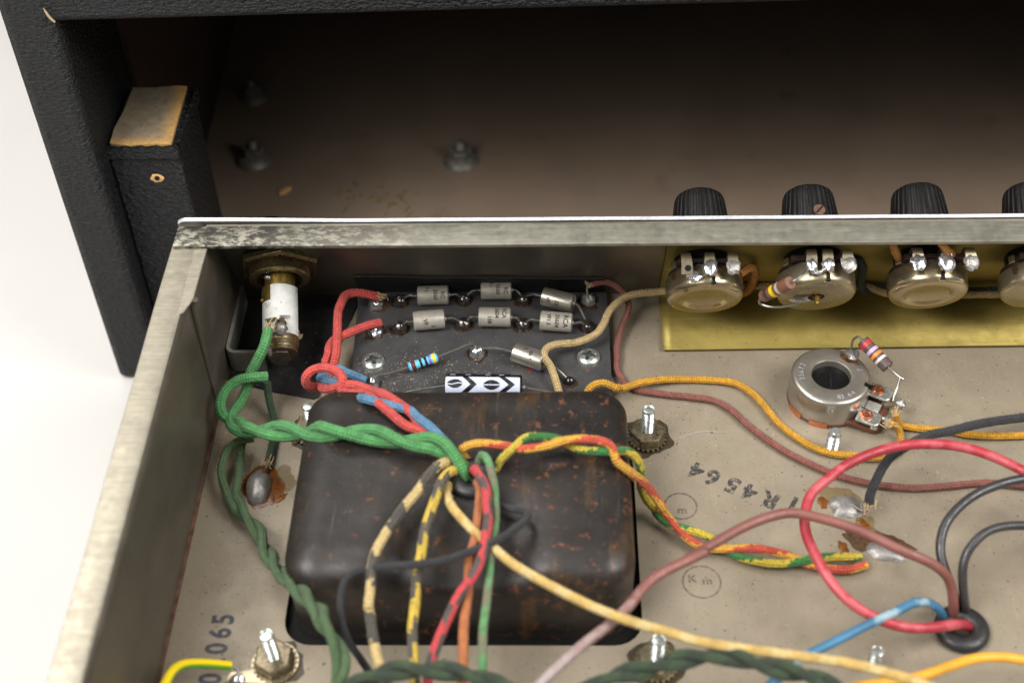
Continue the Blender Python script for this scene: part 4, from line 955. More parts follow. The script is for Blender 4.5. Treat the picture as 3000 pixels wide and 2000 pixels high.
# wire routes in millimetres
WIRE = {
 'green_a1': [(-87.2,298.9,23.5),(-87.9,292.9,22.0),(-90.2,290.3,18.5),(-92.5,288.5,15.0),(-93.8,286.3,11.0),(-95.1,281.4,10.0),(-96.8,274.8,11.0),(-96.1,269.7,12.0),(-92.7,266.2,13.0)],
 'green_a2': [(-87.0,286.5,15.5),(-90.8,285.2,16.5),(-95.6,284.3,16.0),(-99.2,280.9,15.0),(-100.1,276.4,14.0),(-99.0,273.6,12.0),(-96.7,272.7,11.0),(-92.8,269.9,13.0),(-90.8,266.6,14.0)],
 'green_mid': [(-91.5,266.2,14.0),(-83.8,263.3,17.0),(-72.2,258.4,22.0),(-60.2,250.4,30.8),(-50.3,249.4,31.0),(-40.1,245.1,33.0),(-31.5,244.0,33.0),(-26.2,240.6,31.0),(-23.4,238.8,28.0),(-21.7,238.7,22.0)],
 'green_b1': [(-89.6,268.0,8.0),(-92.9,267.3,8.0),(-96.5,265.4,7.0),(-98.1,259.8,6.0),(-97.8,255.6,5.0),(-95.5,249.8,5.0)],
 'green_b2': [(-91.3,270.4,6.0),(-93.4,268.3,6.0),(-93.4,264.0,5.0),(-93.6,264.8,4.5),(-92.9,256.0,4.5),(-92.3,248.1,5.0)],
 'green_bmid': [(-92.8,247.0,5.0),(-89.8,242.5,5.0),(-84.7,236.2,6.0),(-77.8,222.7,10.0),(-69.3,208.8,18.4),(-63.7,200.9,23.0),(-58.1,192.5,28.0),(-58.4,191.2,29.0),(-55.1,186.7,28.0),(-52.6,183.0,26.0),(-52.0,179.3,24.0),(-53.2,174.6,22.0),(-57.7,157.2,20.6),(-62.1,139.7,16.5),(-66.6,122.3,9.6)],
 'green_gnd': [(-87.9,288.2,11.0),(-87.8,286.1,6.0),(-86.8,283.0,2.5),(-85.6,279.1,1.6),(-85.1,274.5,1.6),(-85.2,268.2,2.0),(-85.2,263.7,2.5)],
 'red_1': [(-56.9,328.3,9.5),(-59.8,327.7,11.0),(-63.9,327.0,12.5),(-66.9,325.4,13.0),(-67.9,321.1,13.5),(-68.6,317.8,13.0),(-68.0,308.6,12.5),(-67.6,302.6,12.0),(-67.7,298.9,11.0),(-68.5,296.3,9.0),(-70.3,293.2,7.5),(-71.2,288.1,9.0),(-67.5,283.4,13.0),(-63.0,281.2,17.0),(-58.9,279.5,19.0),(-53.6,275.5,21.0),(-47.0,265.9,28.8),(-42.4,261.9,29.0),(-38.8,258.2,29.1),(-36.8,254.2,28.9),(-29.0,246.5,28.9),(-24.6,242.7,27.0),(-22.7,242.2,20.0)],
 'red_2': [(-55.2,317.0,8.5),(-59.2,314.6,9.5),(-64.0,310.7,10.5),(-66.8,308.3,11.0),(-69.9,305.8,10.5),(-70.5,299.7,10.0),(-71.2,299.0,9.0),(-70.9,296.7,7.0),(-71.1,291.9,6.5),(-73.4,289.3,7.5),(-75.3,287.2,11.0),(-75.1,286.6,15.0),(-72.8,287.8,17.0),(-68.7,287.7,18.0),(-64.5,284.9,19.0),(-62.6,281.7,19.0),(-63.3,279.2,17.0),(-61.0,277.7,17.5),(-56.5,275.9,19.0),(-50.3,264.0,29.0),(-45.9,259.6,29.0),(-41.1,254.6,29.0),(-35.9,251.9,29.0),(-29.4,245.1,29.0),(-24.1,241.2,25.0),(-22.5,242.3,19.0)],
 'blue': [(-57.8,292.0,7.5),(-63.0,293.6,9.0),(-67.7,295.9,9.0),(-70.8,294.1,8.5),(-71.6,290.7,10.0),(-67.8,287.5,12.0),(-63.8,284.0,13.0),(-58.7,275.9,17.5),(-53.2,264.8,28.9),(-47.9,262.7,29.1),(-40.2,260.2,29.0),(-37.6,256.6,30.0),(-33.9,252.4,31.0),(-30.7,248.5,31.0),(-26.9,244.0,30.0),(-23.7,240.2,27.0),(-22.4,241.4,21.0)],
 'red_yellow': [(-22.0,242.8,20.0),(-22.7,243.4,26.2),(-24.7,244.0,30.0),(-23.2,244.2,32.0),(-19.5,244.4,33.0),(-14.7,243.9,33.0),(-10.4,243.0,33.0),(-7.0,241.9,33.5),(-1.5,242.0,34.5),(4.4,244.1,34.5),(10.4,245.0,34.0),(16.4,243.8,33.0),(18.3,240.5,30.0),(22.0,240.0,26.0),(25.9,241.2,20.0),(29.2,241.3,14.0),(32.1,240.2,9.0),(31.0,244.2,6.0),(34.5,239.6,4.5),(39.2,233.6,3.5),(43.5,231.2,3.0),(49.3,230.5,3.2),(56.7,229.8,4.5),(63.3,228.4,4.5),(67.8,227.9,3.0),(72.1,226.0,2.2),(77.3,224.7,2.0),(83.0,224.3,2.0),(88.6,226.0,2.0)],
 'green_yellow': [(-17.5,242.3,21.4),(-15.3,239.7,27.2),(-13.6,241.1,30.0),(-9.9,242.5,33.5),(-6.8,245.0,34.5),(-2.8,246.7,33.0),(2.1,246.8,32.0),(5.2,245.4,31.0),(9.2,243.5,31.0),(17.7,243.1,31.0),(20.9,244.5,29.5),(23.6,244.5,27.0),(25.2,244.0,23.0),(25.6,244.0,18.0),(26.1,245.1,12.0),(27.9,243.8,8.0),(30.5,242.6,5.0),(30.2,242.9,4.0),(34.1,239.0,3.5),(39.3,236.2,4.5),(45.0,234.1,4.0),(49.0,231.5,2.2),(52.8,228.7,2.2),(58.8,226.6,2.4),(65.3,225.6,3.0),(71.9,226.2,4.0),(78.7,227.2,4.0),(87.1,228.2,2.5)],
 'cream_black': [(-24.4,242.2,20.0),(-26.5,241.5,27.0),(-28.5,239.4,31.0),(-30.7,236.6,32.5),(-33.5,232.0,33.0),(-35.5,227.8,33.0),(-39.0,221.9,33.0),(-43.2,213.8,32.5),(-45.6,207.3,31.5),(-45.9,200.9,30.5),(-46.2,194.8,28.0),(-46.3,195.4,26.5),(-44.7,187.7,24.5),(-42.9,181.8,22.0),(-40.1,176.4,19.0),(-31.8,160.4,17.8),(-23.5,144.4,14.2),(-15.2,128.5,8.3)],
 'yellow_black': [(-23.9,240.9,20.0),(-25.4,238.7,27.0),(-27.0,236.3,31.0),(-29.0,232.1,32.5),(-30.5,225.8,33.0),(-31.8,220.0,33.0),(-32.9,214.7,32.5),(-33.4,208.5,31.5),(-34.3,203.6,30.0),(-34.5,196.1,27.5),(-34.9,189.9,25.0),(-34.5,183.9,22.5),(-33.8,176.5,19.0),(-32.1,158.6,17.8),(-30.4,140.7,14.2),(-28.7,122.7,8.3)],
 'cream': [(-24.8,240.3,20.0),(-27.2,235.1,26.5),(-28.2,230.6,29.5),(-26.7,225.0,31.0),(-23.3,219.3,32.0),(-20.0,215.3,32.0),(-13.8,209.0,32.0),(-9.9,204.8,32.5),(-3.2,199.3,33.5),(3.3,194.8,34.0),(11.8,189.6,34.5),(20.2,185.9,34.5),(28.5,183.4,34.0),(36.8,180.9,33.5),(64.0,176.7,33.0),(72.1,175.3,33.0),(81.8,172.2,33.0),(89.4,169.0,33.0),(106.0,162.0,30.9),(122.6,155.0,24.8),(139.2,148.0,14.4)],
 'red_black': [(-21.9,241.2,20.0),(-21.2,238.8,28.0),(-20.1,236.6,31.0),(-18.7,232.3,33.0),(-17.1,227.3,34.0),(-16.7,222.0,34.0),(-16.3,216.9,34.0),(-16.7,212.7,34.0),(-17.5,206.5,33.5),(-19.8,201.2,32.0),(-23.3,196.5,30.0),(-26.2,190.9,27.5),(-28.7,184.9,25.0),(-30.3,180.2,22.5),(-30.9,175.9,20.0),(-33.4,158.1,18.8),(-35.9,140.2,15.0),(-38.4,122.4,8.8)],
 'orange': [(-21.4,240.3,20.0),(-20.0,235.3,27.0),(-19.1,231.1,30.0),(-18.9,225.8,31.0),(-19.1,221.1,31.5),(-19.5,214.0,31.5),(-20.9,207.0,31.0),(-21.1,199.3,28.5),(-21.9,190.6,26.0),(-21.9,182.1,23.5),(-22.0,175.3,21.0),(-22.3,157.3,19.7),(-22.5,139.3,15.8),(-22.8,121.3,9.2)],
 'green_grey': [(-21.0,242.2,20.0),(-19.9,241.2,28.0),(-18.8,241.0,32.0),(-17.2,238.5,33.5),(-15.9,233.7,33.5),(-15.0,229.7,32.5),(-14.7,225.1,32.0),(-14.5,219.7,31.5),(-15.4,208.9,31.0),(-15.8,203.0,29.0),(-16.5,195.1,27.0),(-17.1,188.7,25.0),(-17.1,180.3,22.5),(-17.7,175.9,20.0),(-20.1,158.1,18.8),(-22.6,140.2,15.0),(-25.0,122.4,8.8)],
 'black_cloth': [(-20.9,239.7,20.0),(-17.8,228.9,29.0),(-14.4,226.4,29.0),(-10.2,224.8,28.9),(-6.7,223.6,29.5),(-6.2,220.7,30.5),(-9.5,215.9,32.0),(-14.4,210.9,33.5),(-24.3,204.9,35.0),(-28.6,203.1,35.5),(-35.2,202.5,35.0),(-42.0,203.0,33.5),(-46.5,204.5,30.5),(-50.3,204.9,28.5),(-53.2,203.0,27.0),(-54.0,199.0,25.0),(-53.5,194.1,22.5),(-51.7,189.8,20.0),(-48.7,186.2,18.0),(-44.9,181.6,16.0),(-33.4,167.7,15.0),(-22.0,153.8,12.0),(-10.5,140.0,7.0)],
 'brown_pvc': [(111.6,211.5,-6.0),(109.0,209.1,2.0),(107.7,209.9,9.0),(106.0,211.9,15.0),(103.0,212.4,19.0),(98.1,213.5,22.0),(92.3,214.7,24.0),(83.8,219.6,25.0),(77.1,222.0,26.0),(71.6,223.6,26.5),(64.5,225.2,27.0),(57.9,223.2,27.5),(51.1,219.7,28.0),(42.1,213.2,29.0),(33.3,206.5,30.0),(41.7,210.9,30.5),(34.6,206.4,31.0),(27.8,202.7,31.0),(23.1,198.2,31.0),(19.6,193.0,31.0),(14.0,187.5,30.5),(8.5,183.1,30.0),(3.2,178.2,29.5),(-2.5,172.4,29.0),(-5.7,168.4,28.0),(-16.9,154.3,26.2),(-28.2,140.3,21.0),(-39.4,126.2,12.2)],
 'blue_pvc': [(109.7,211.5,-6.0),(106.3,208.8,2.0),(104.5,208.4,6.0),(101.9,208.4,9.0),(98.6,207.9,11.0),(95.9,206.7,12.0),(90.9,203.1,13.5),(83.0,198.4,15.0),(75.4,193.8,16.0),(68.0,189.3,17.0),(62.3,186.0,18.0),(57.9,181.1,19.0),(52.9,176.5,20.0),(39.7,164.3,18.8),(26.4,152.1,15.0),(13.2,139.9,8.8)],
 'black_pvc_a': [(115.1,212.1,-6.0),(112.7,210.2,2.0),(110.7,211.0,9.0),(109.7,214.1,15.0),(110.1,217.1,18.0),(112.5,219.6,20.0),(116.1,222.7,21.5),(121.0,224.2,22.0),(126.9,224.5,22.0),(132.5,224.1,22.0),(150.5,222.8,20.6),(168.4,221.5,16.5),(186.4,220.3,9.6)],
 'black_pvc_b': [(112.8,212.6,-6.0),(110.1,211.2,3.0),(108.1,212.7,9.0),(106.4,216.8,12.0),(105.3,220.5,14.0),(105.6,223.9,16.0),(107.6,228.3,18.0),(111.9,232.9,19.0),(117.3,236.8,20.0),(123.7,239.5,20.5),(127.6,240.9,20.5),(131.5,241.7,20.5),(137.7,242.4,20.0),(155.6,244.4,18.8),(173.5,246.4,15.0),(191.4,248.5,8.8)],
 'red_pvc': [(116.0,209.8,-6.0),(113.5,206.8,0.0),(111.0,205.2,4.0),(107.6,203.3,7.0),(102.7,201.2,9.0),(95.2,199.4,11.0),(89.1,199.2,13.0),(83.7,201.2,14.0),(78.2,204.1,16.0),(74.2,209.1,17.0),(72.0,213.7,18.0),(68.8,225.3,19.0),(69.9,231.6,20.0),(72.2,237.3,20.5),(76.1,240.2,21.0),(81.4,245.2,21.0),(89.5,249.9,21.0),(98.6,253.2,21.0),(107.4,254.0,21.0),(115.8,253.2,21.0),(123.6,249.9,21.0),(128.8,246.4,21.0),(133.8,242.2,21.0),(147.6,230.6,19.7),(161.4,219.0,15.8),(175.1,207.5,9.2)],
 'yellow_a': [(11.7,287.4,4.5),(11.6,287.5,7.0),(13.3,288.7,8.5),(16.8,289.7,8.5),(20.9,289.2,6.5),(20.2,291.2,5.0),(22.9,291.2,4.5),(27.1,293.3,4.2),(34.2,296.0,3.0),(42.7,297.7,1.5),(53.7,297.0,1.5),(59.0,295.7,1.5),(62.8,292.6,1.5),(66.3,287.2,1.5),(69.6,280.3,1.5),(74.1,274.3,1.5),(80.0,269.2,1.5),(85.0,266.9,1.5),(91.3,265.9,1.5),(96.4,265.0,1.5),(101.2,265.7,1.5),(104.8,268.2,1.5),(106.3,271.6,1.6),(106.2,273.8,3.0),(105.0,274.5,5.0),(102.7,273.7,7.0)],
 'yellow_b': [(104.7,277.2,8.0),(105.5,277.4,5.0),(107.1,277.4,2.5),(109.1,277.5,1.6),(114.2,276.6,1.5),(122.0,275.7,1.5),(126.9,274.3,1.5),(134.7,273.6,1.5),(147.9,274.1,1.5),(165.9,274.8,2.2),(183.9,275.5,2.2),(201.9,276.1,2.2)],
 'mauve': [(14.0,332.9,10.0),(17.4,333.1,11.0),(20.6,332.3,11.0),(23.8,330.0,10.0),(25.9,327.4,8.0),(25.9,324.5,6.0),(23.6,319.2,4.0),(22.0,312.2,2.5),(21.7,306.2,2.0),(21.6,301.4,1.6),(23.4,297.2,1.5),(23.0,296.8,1.4),(27.3,293.4,1.4),(34.0,291.7,1.4),(44.9,290.0,1.4),(51.5,288.5,1.4),(56.6,284.4,1.4),(60.1,279.4,1.4),(66.0,272.6,1.4),(71.9,267.1,1.4),(79.8,261.6,1.4),(86.3,258.1,1.4),(93.6,255.6,1.4),(99.7,254.4,1.4),(107.2,253.6,1.4),(117.6,254.5,1.4),(128.0,255.5,1.4),(142.8,254.0,1.4),(160.7,252.2,2.2),(178.6,250.4,2.2),(196.5,248.6,2.2)],
 'tan': [(3.0,288.4,5.0),(2.4,290.0,6.5),(1.6,292.7,7.5),(-0.0,297.8,8.5),(-1.5,299.4,9.5),(-1.8,301.5,10.0),(-0.4,304.0,10.0),(3.1,305.8,9.5),(8.3,306.4,9.5),(14.5,309.9,9.5),(17.4,314.3,10.0),(19.1,319.0,10.5),(22.5,323.5,11.0),(26.7,326.7,11.0),(34.3,328.0,11.0),(39.8,328.6,11.0),(50.0,330.7,10.0),(67.4,331.8,10.0),(87.7,331.2,10.0),(104.1,331.3,10.0),(110.9,328.9,9.0),(125.5,328.0,9.0),(141.8,328.1,9.0),(160.7,327.9,9.0),(178.7,327.7,8.4),(196.7,327.5,6.8),(214.7,327.3,3.9)],
 'dark_green': [(93.2,318.1,29.0),(96.5,322.1,30.0),(99.8,324.4,25.0),(101.2,327.0,15.0),(104.0,329.8,9.0),(109.0,332.8,8.0),(115.4,331.5,8.0),(131.7,331.0,8.0),(140.5,331.1,8.0),(161.8,331.1,8.0),(179.8,331.1,7.5),(197.8,331.1,6.0),(215.8,331.1,3.5)],
 'orange_a': [(59.5,316.0,30.0),(62.5,318.6,30.0),(65.3,321.9,26.0),(65.8,325.7,18.0),(64.6,327.1,12.0),(60.8,328.7,9.0)],
 'orange_b': [(102.9,311.9,47.0),(104.1,312.0,44.0),(107.3,315.5,37.0),(110.6,318.7,32.0)],
 'orange_c': [(116.8,310.6,48.0),(118.2,310.2,46.0),(122.5,313.3,40.0),(125.9,317.1,33.0),(125.8,317.4,30.0),(122.8,317.1,29.0)],
 'orange_pvc': [(179.1,181.0,5.7),(161.3,183.4,9.8),(143.4,185.7,12.2),(125.6,188.1,13.0),(120.3,188.8,13.0),(114.6,189.0,14.0),(107.6,188.0,15.0),(99.9,184.5,17.0),(92.3,180.7,19.0),(85.0,178.0,21.0),(73.6,174.9,23.0),(56.2,170.2,21.6),(38.9,165.5,17.2),(21.5,160.7,10.1)],
 'dk_mid': [(-97.5,144.8,11.4),(-81.7,153.5,19.5),(-66.0,162.2,24.4),(-50.2,170.9,26.0),(-46.4,173.0,28.0),(-40.0,174.7,30.0),(-31.5,174.7,31.0),(-23.1,174.2,31.0),(-16.7,172.3,31.0),(-10.5,170.1,30.0),(1.0,167.4,29.0),(9.3,170.7,29.0),(15.7,173.9,30.0),(23.9,174.6,32.0),(30.3,176.8,32.0),(36.9,177.8,32.0),(42.6,178.1,32.0),(50.0,175.7,32.0),(57.6,174.3,31.0),(63.4,172.6,31.0),(67.7,169.8,30.0)],
 'earth': [(-104.8,119.9,8.3),(-102.4,137.7,14.2),(-100.0,155.6,17.8),(-97.6,173.4,19.0),(-96.9,178.6,18.0),(-96.3,182.3,17.0),(-95.1,185.5,15.0),(-92.7,188.0,12.0),(-88.4,190.8,7.0),(-85.2,192.2,4.0)],
 'black_r': [(92.1,245.8,4.0),(92.3,247.4,6.0),(94.3,250.8,9.0),(96.6,254.3,11.0),(98.8,256.2,13.0),(103.4,259.0,14.0),(110.9,264.0,13.0),(118.1,267.0,11.5),(126.9,270.8,10.0),(135.5,273.4,9.0),(149.4,276.3,8.0),(167.0,280.0,7.5),(184.6,283.7,6.0),(202.3,287.3,3.5)],
}

# ------------------------------------------------------------------ pilot lamp holder through the panel
la = thing('pilot_lamp_holder', 'brass and white sleeved pilot lamp holder at the left end of the front panel', 'lamp holder', tuple(wall_pt(-87.2, 28.2, 0)))
LD = (NI+Vector((.075, 0, 0))).normalized(); LF = frame((0, 0, 0), LD, (1, 0, 0)) @ Matrix.Diagonal((1, 1, .87, 1))
g = G(); g.lathe([(7.2, .4), (13.7, .4), (13.7, 2.6), (13., 3.3), (7.2, 3.4)], 6, LF @ Matrix.Rotation(.32, 4, 'Z')); g.build('hex_nut', 'thr_brass', la, smooth=20, bevel=.25)
g = G(); pr = []; z_ = 2.8
while z_ < 6.2: pr += [(9.1, z_), (9.8, z_+.42)]; z_ += .85
g.lathe([(7.6, 2.8)]+pr+[(9.4, z_+.2), (8.4, z_+.5), (7.4, z_+.3), (7.3, 1.)], 64, LF); g.build('threaded_collar', 'thr_brass', la, smooth=25)
g = G(); g.lathe([(7.35, 2.5), (4.6, 2.5)], 40, LF); g.build('collar_recess', 'darkhole', la)
g = G(); g.lathe([(4.85, .5), (4.85, 33.4), (4.3, 34.6), (0, 34.8)], 44, LF); ba = g.build('barrel', 'lampbrass', la)
g = G(); g.lathe([(4.9, 11.2), (5.55, 11.3), (5.62, 20), (5.6, 31.6), (4.9, 31.9)], 44, LF, wob=.012); sv = g.build('paper_sleeve', 'sleeve', la)
def cylpatch(a0, a1, z0, z1, r): 
    g = G(); vv = []; m = 10
    for i in range(m+1):
        a = a0+(a1-a0)*i/m
        for z in (z0, (z0+z1)/2, z1): vv.append(LF @ Vector((r*math.cos(a), r*math.sin(a), z)))
    g.add(vv, [(i*3+k, i*3+k+1, i*3+k+4, i*3+k+3) for i in range(m) for k in range(2)]); return g
# the barrel shows through a notch cut in the sleeve (viewer's side is +y of the holder, left is 180 degrees)
cylpatch(R(112), R(172), 11.0, 17.2, 5.68).build('sleeve_notch', 'lampbrass', sv)
cylpatch(R(150), R(180), 11.6, 14.6, 5.78).build('bayonet_tab', 'zinc', ba)
g = G(); q = LF @ Vector((5.7*math.cos(R(155)), 5.7*math.sin(R(155)), 16)); g.blob(tuple(q), (.75, .75, .75), 0, 14, 8); g.build('bayonet_pin', 'lampbrass', ba)
g = G(); q = LF @ Vector((4.9*math.cos(R(130)), 4.9*math.sin(R(130)), 7.6)); g.blob(tuple(q), (1.3, 1.1, 1.), .2, 14, 8); g.build('solder', 'solder', ba)
for z0, z1, r_, m_ in ((30.4, 31.8, 5.75, 'insul'), (31.8, 32.6, 5.9, 'thr_brass'), (32.6, 34.2, 5.8, 'insul'), (34.2, 35.0, 5.5, 'thr_brass'), (35., 36.2, 5.3, 'insul')):
    g = G(); g.lathe([(0, z0), (r_, z0), (r_, z1), (0, z1)], 40, LF); g.build('end_ring', m_, la, smooth=30)
g = G(); g.prism([(-4.4, 1.5), (-1, 2.6), (2.6, 1.6), (2.4, -5.4), (.4, -9.4), (-2.4, -10), (-4., -6.4)], 36.2, 36.7, LF); g.build('end_lug', 'duskylug', la, smooth=0, bevel=.1)
g = G()
strip(g, [(0, 0, 0), (0, 2.5, .3), (0, 4, 1.2), (0, 4.6, 2.6)], 3.4, .4); F2 = LF @ Matrix.Translation((-1.5, 5.4, 25.6)) @ Matrix.Rotation(R(8), 4, 'Y'); g.v = [F2 @ v for v in g.v]; ul = g.build('upper_lug', 'nickel_dull', la, smooth=30)
g = G(); q = LF @ Vector((1.4, 6.3, 29.4)); g.blob(tuple(q), (1.9, 1.9, 2.), .3, 20, 10, 1.2); g.build('solder', 'dullsolder', ul)
g = G(); q = LF @ Vector((1.6, 6.0, 27)); g.blob(tuple(q), (1.3, 1.2, 2.), .4, 16, 8, 1.4); g.build('flux', 'fluxstain', ul)
g = G()
for dx in (-.35, .35): g.tube([LF @ Vector((1+dx*.4, 6.1, 24.6+dx)), LF @ Vector((4.2, 5.4, 24.6+dx))], .16, 6)
g.build('cut_strand', 'lead', ul)
g = G(); g.blob(tuple(LF @ Vector((-2.6, 4.4, 37.2))), (1.0, 1.0, 1.6), .3, 14, 8); g.build('solder', 'solder', la)
g = G(); g.lathe([(5.9, -3.4), (6.4, -3.6), (6.2, -5.5), (5.2, -8.2), (3.2, -9.8), (0, -10.4)], 40, LF @ Matrix.Translation((0, 13.5, 0))); g.build('lens', 'jewel', la)
g = G(); g.lathe([(7.2, -3.5), (7.0, -4.6), (6.2, -4.8)], 40, LF @ Matrix.Translation((0, 13.5, 0))); g.build('bezel', 'nickel', la)
# the bent steel screen round it
g = G(); pth = [(-103.3, 334.5), (-103.4, 306)]+[(-103.4+2.6*(1-math.cos(t)), 306-2.6*math.sin(t)) for t in (R(25), R(50), R(75), R(90))]+[(-91.5, 303.4)]
def wallstrip(path, z0, z1, th):
    g = G(); vv = []; P = [Vector((x, y, 0)) for x, y in path]
    for i, p in enumerate(P):
        t = (P[min(i+1, len(P)-1)]-P[max(i-1, 0)]).normalized(); n_ = Vector((-t.y, t.x, 0))*(th/2)
        for q, z in ((p-n_, z0), (p+n_, z0), (p+n_, z1), (p-n_, z1)): vv.append((q.x, q.y, z))
    m = len(P); g.add(vv, [(i*4+k, i*4+(k+1) % 4, (i+1)*4+(k+1) % 4, (i+1)*4+k) for i in range(m-1) for k in range(4)]+[(3, 2, 1, 0), tuple(range(4*m-4, 4*m))]); return g
br = thing('lamp_bracket', 'dark bent steel bracket strip standing round the pilot lamp in the left corner', 'bracket', (-97, 315, 0))
bk = wallstrip(pth, .1, 9.2, 1.3).build('bracket_strip', 'bracket', br, True, smooth=40)
wallstrip(pth, 9.2, 9.26, 1.0).build('lit_edge', 'bracketedge', bk, True, smooth=40)  # paler strip, puts the lit look of the top edge into colour

# ------------------------------------------------------------------ studs with nuts
def stud(loc, label, top, r=1.95, nut=5.6, kep=True, dog=False, rotn=.3, lean=(0, 0), group='threaded studs in the chassis floor'):
    t = thing('threaded_stud', label, 'stud', loc, (lean[0], lean[1], 0), group)
    pr = []; z = 0.
    while z < top-(2.4 if dog else .6): pr += [(r*.7, z), (r, z+.32), (r, z+.5)]; z += .95
    pr += [(r*.74, z), (r*.74, top-.25), (r*.62, top), (0, top)] if dog else [(r*.9, z), (r*.86, top-.1), (r*.7, top), (0, top)]
    g = G(); g.lathe(pr, 28); g.build('threaded_rod', 'thread', t, smooth=28)
    if nut:
        g = G(); g.lathe([(r, 1.1), (nut*.98, 1.1), (nut, 1.5), (nut, 3.7), (nut*.88, 4.2), (r, 4.25)], 6, Matrix.Rotation(rotn, 4, 'Z')); g.build('hex_nut', 'oldnut', t, smooth=20, bevel=.3)
        g = G(); n = 24; vv = []
        for k in range(n):
            for da, rr in ((-.07, nut*.98), (-.05, nut*1.1), (.05, nut*1.1), (.07, nut*.98)):
                a = 2*math.pi*k/n+da; vv.append((a, rr))
        top_ = [(rr*math.cos(a), rr*math.sin(a)) for a, rr in vv]
        g.prism(top_, .25, 1.0); g.build('lock_washer', 'oldnut', t, smooth=0)
        g = G(); g.patch((0, 0, .02), nut*1.35, nut*1.35, .05, .3, 36, 0, loc[0]); g.build('grime_ring', 'grease', t)
    return t
stud((29.7, 274.4, 0), 'bright threaded stud with greasy toothed nut at the far right corner of the transformer', 13., rotn=.1)
stud((-73.6, 277.2, 0), 'threaded stud behind the green twisted wires at the far left corner of the transformer', 12.5, rotn=.4)
s3 = stud((-74.0, 195.2, 0), 'threaded stud with nut holding the ring tag of the yellow green earth wire', 14., rotn=.5, lean=(0, -.03))
g = G(); g.prism([(-8.2, -5.8)]+[(6.4*math.cos(t), 6.4*math.sin(t)) for t in [R(-100+i*300/20) for i in range(21)]]+[(-11.6, -2.8), (-12.5, -5.2), (-10.6, -7)], .1, .7, Matrix.Rotation(0, 4, 'Z')); g.build('ring_tag', 'nickel_dull', s3, smooth=0)
g = G(); g.blob((-9.2, -5.0, 1.), (2., 1.6, 1.3), .3, 16, 8); g.build('solder', 'solder', s3)
stud((28, 195.2, 0), 'blurred bright threaded stud at the near right corner of the transformer under the cream wire', 12., rotn=.7)
stud((85.0, 194.2, 0), 'small blurred screw tip sticking up from bare plate below the blue plastic wire', 8.5, 1.7, 0)
stud((85.2, 269.2, 0), 'short stud with a smooth dog point in front of the trimmer potentiometer', 9.6, 2.05, 0, dog=True, lean=(.03, 0))

# ------------------------------------------------------------------ solder and flux on the bare plate
gb = thing('ground_solder_blob', 'big oval grey solder blob with amber flux on the floor plate left of the transformer', 'solder blob', (-87.2, 255, 0))
g = G(); g.blob((-87.2, 255, 0), (4.0, 6.5, 4.4), .12, 32, 14, .9, low=0, rot=.08); g.build('solder', 'dullsolder', gb, True)
g = G(); g.patch((-86.2, 255.4, 0), 5.8, 8.2, .5, .3, 48, .1, 2); g.build('flux_stain', 'fluxamber', gb, True)
g = G(); g.patch((-81.8, 256, 0), 4.4, 6.6, .12, .55, 40, -.3, 6); g.build('flux_stain', 'thinflux', gb, True)
g = G(); g.patch((-80.0, 251.5, 0), .9, 2.4, .25, .3, 20, -.6, 9); g.build('flux_stain', 'fluxamber', gb, True)
sp1 = thing('ground_solder_patch', 'flat silvery solder patch on the plate where the black cloth wire ends', 'solder patch', (86, 248, 0))
g = G(); g.patch((86.2, 247.8, .05), 5.0, 4.4, 1.6, .22, 48, -.2, 5, 6); g.build('solder', 'dullsolder', sp1, True)
g = G(); g.patch((84.4, 252.4, 0), 6.4, 3.6, .1, .5, 40, -.3, 3); g.build('flux_stain', 'thinflux', sp1, True)
g = G(); g.patch((79.8, 249.4, 0), 1.5, 2.2, .2, .4, 24, .1, 8); g.build('flux_stain', 'fluxamber', sp1, True)
sp2 = thing('ground_solder_patch', 'flat silvery solder patch in dark burnt flux where the red yellow wire ends', 'solder patch', (93, 233, 0))
g = G(); g.patch((95.0, 231.6, .08), 5.6, 3.4, 1.5, .24, 48, -.35, 11, 6); g.build('solder', 'dullsolder', sp2, True)
g = G(); g.patch((96.2, 235.0, 0), 6.2, 3.3, .22, .45, 48, -.35, 4); g.build('flux_stain', 'fluxstain', sp2, True)
g = G(); g.patch((87.8, 236.4, .02), 3.2, 4.8, .2, .5, 40, .5, 14); g.build('flux_stain', 'fluxstain', sp2, True)
g = G(); g.patch((91.4, 240.6, .02), 2.6, 5.2, .12, .6, 40, .2, 17); g.build('flux_stain', 'thinflux', sp2, True)
g = G(); g.patch((90.6, 241.2, .05), 1.5, 2.6, .2, .5, 30, .4, 19); g.build('flux_stain', 'fluxamber', sp2, True)
g = G(); g.patch((83.4, 233.0, .05), 1.4, 2.6, .2, .4, 30, .2, 21); g.build('flux_stain', 'fluxamber', sp2, True)
g = G(); g.prism([(-1.8, -.8), (-.6, -.3), (.2, -1.9), (1.4, -1.2), (1.7, .3), (.5, .4), (.3, 1.9), (-.6, 1.9), (-.7, .4), (-2, .5)], 0, .25, Matrix.Translation((-83.2, 317.6, 2.2)) @ Matrix.Rotation(.3, 4, 'X'))
tag(g.build('paper_fleck', 'fleck', sub=(-83.2, 317.6, 2), smooth=0), 'torn tan scrap of paper beside the white sleeve of the pilot lamp', 'paper scrap')

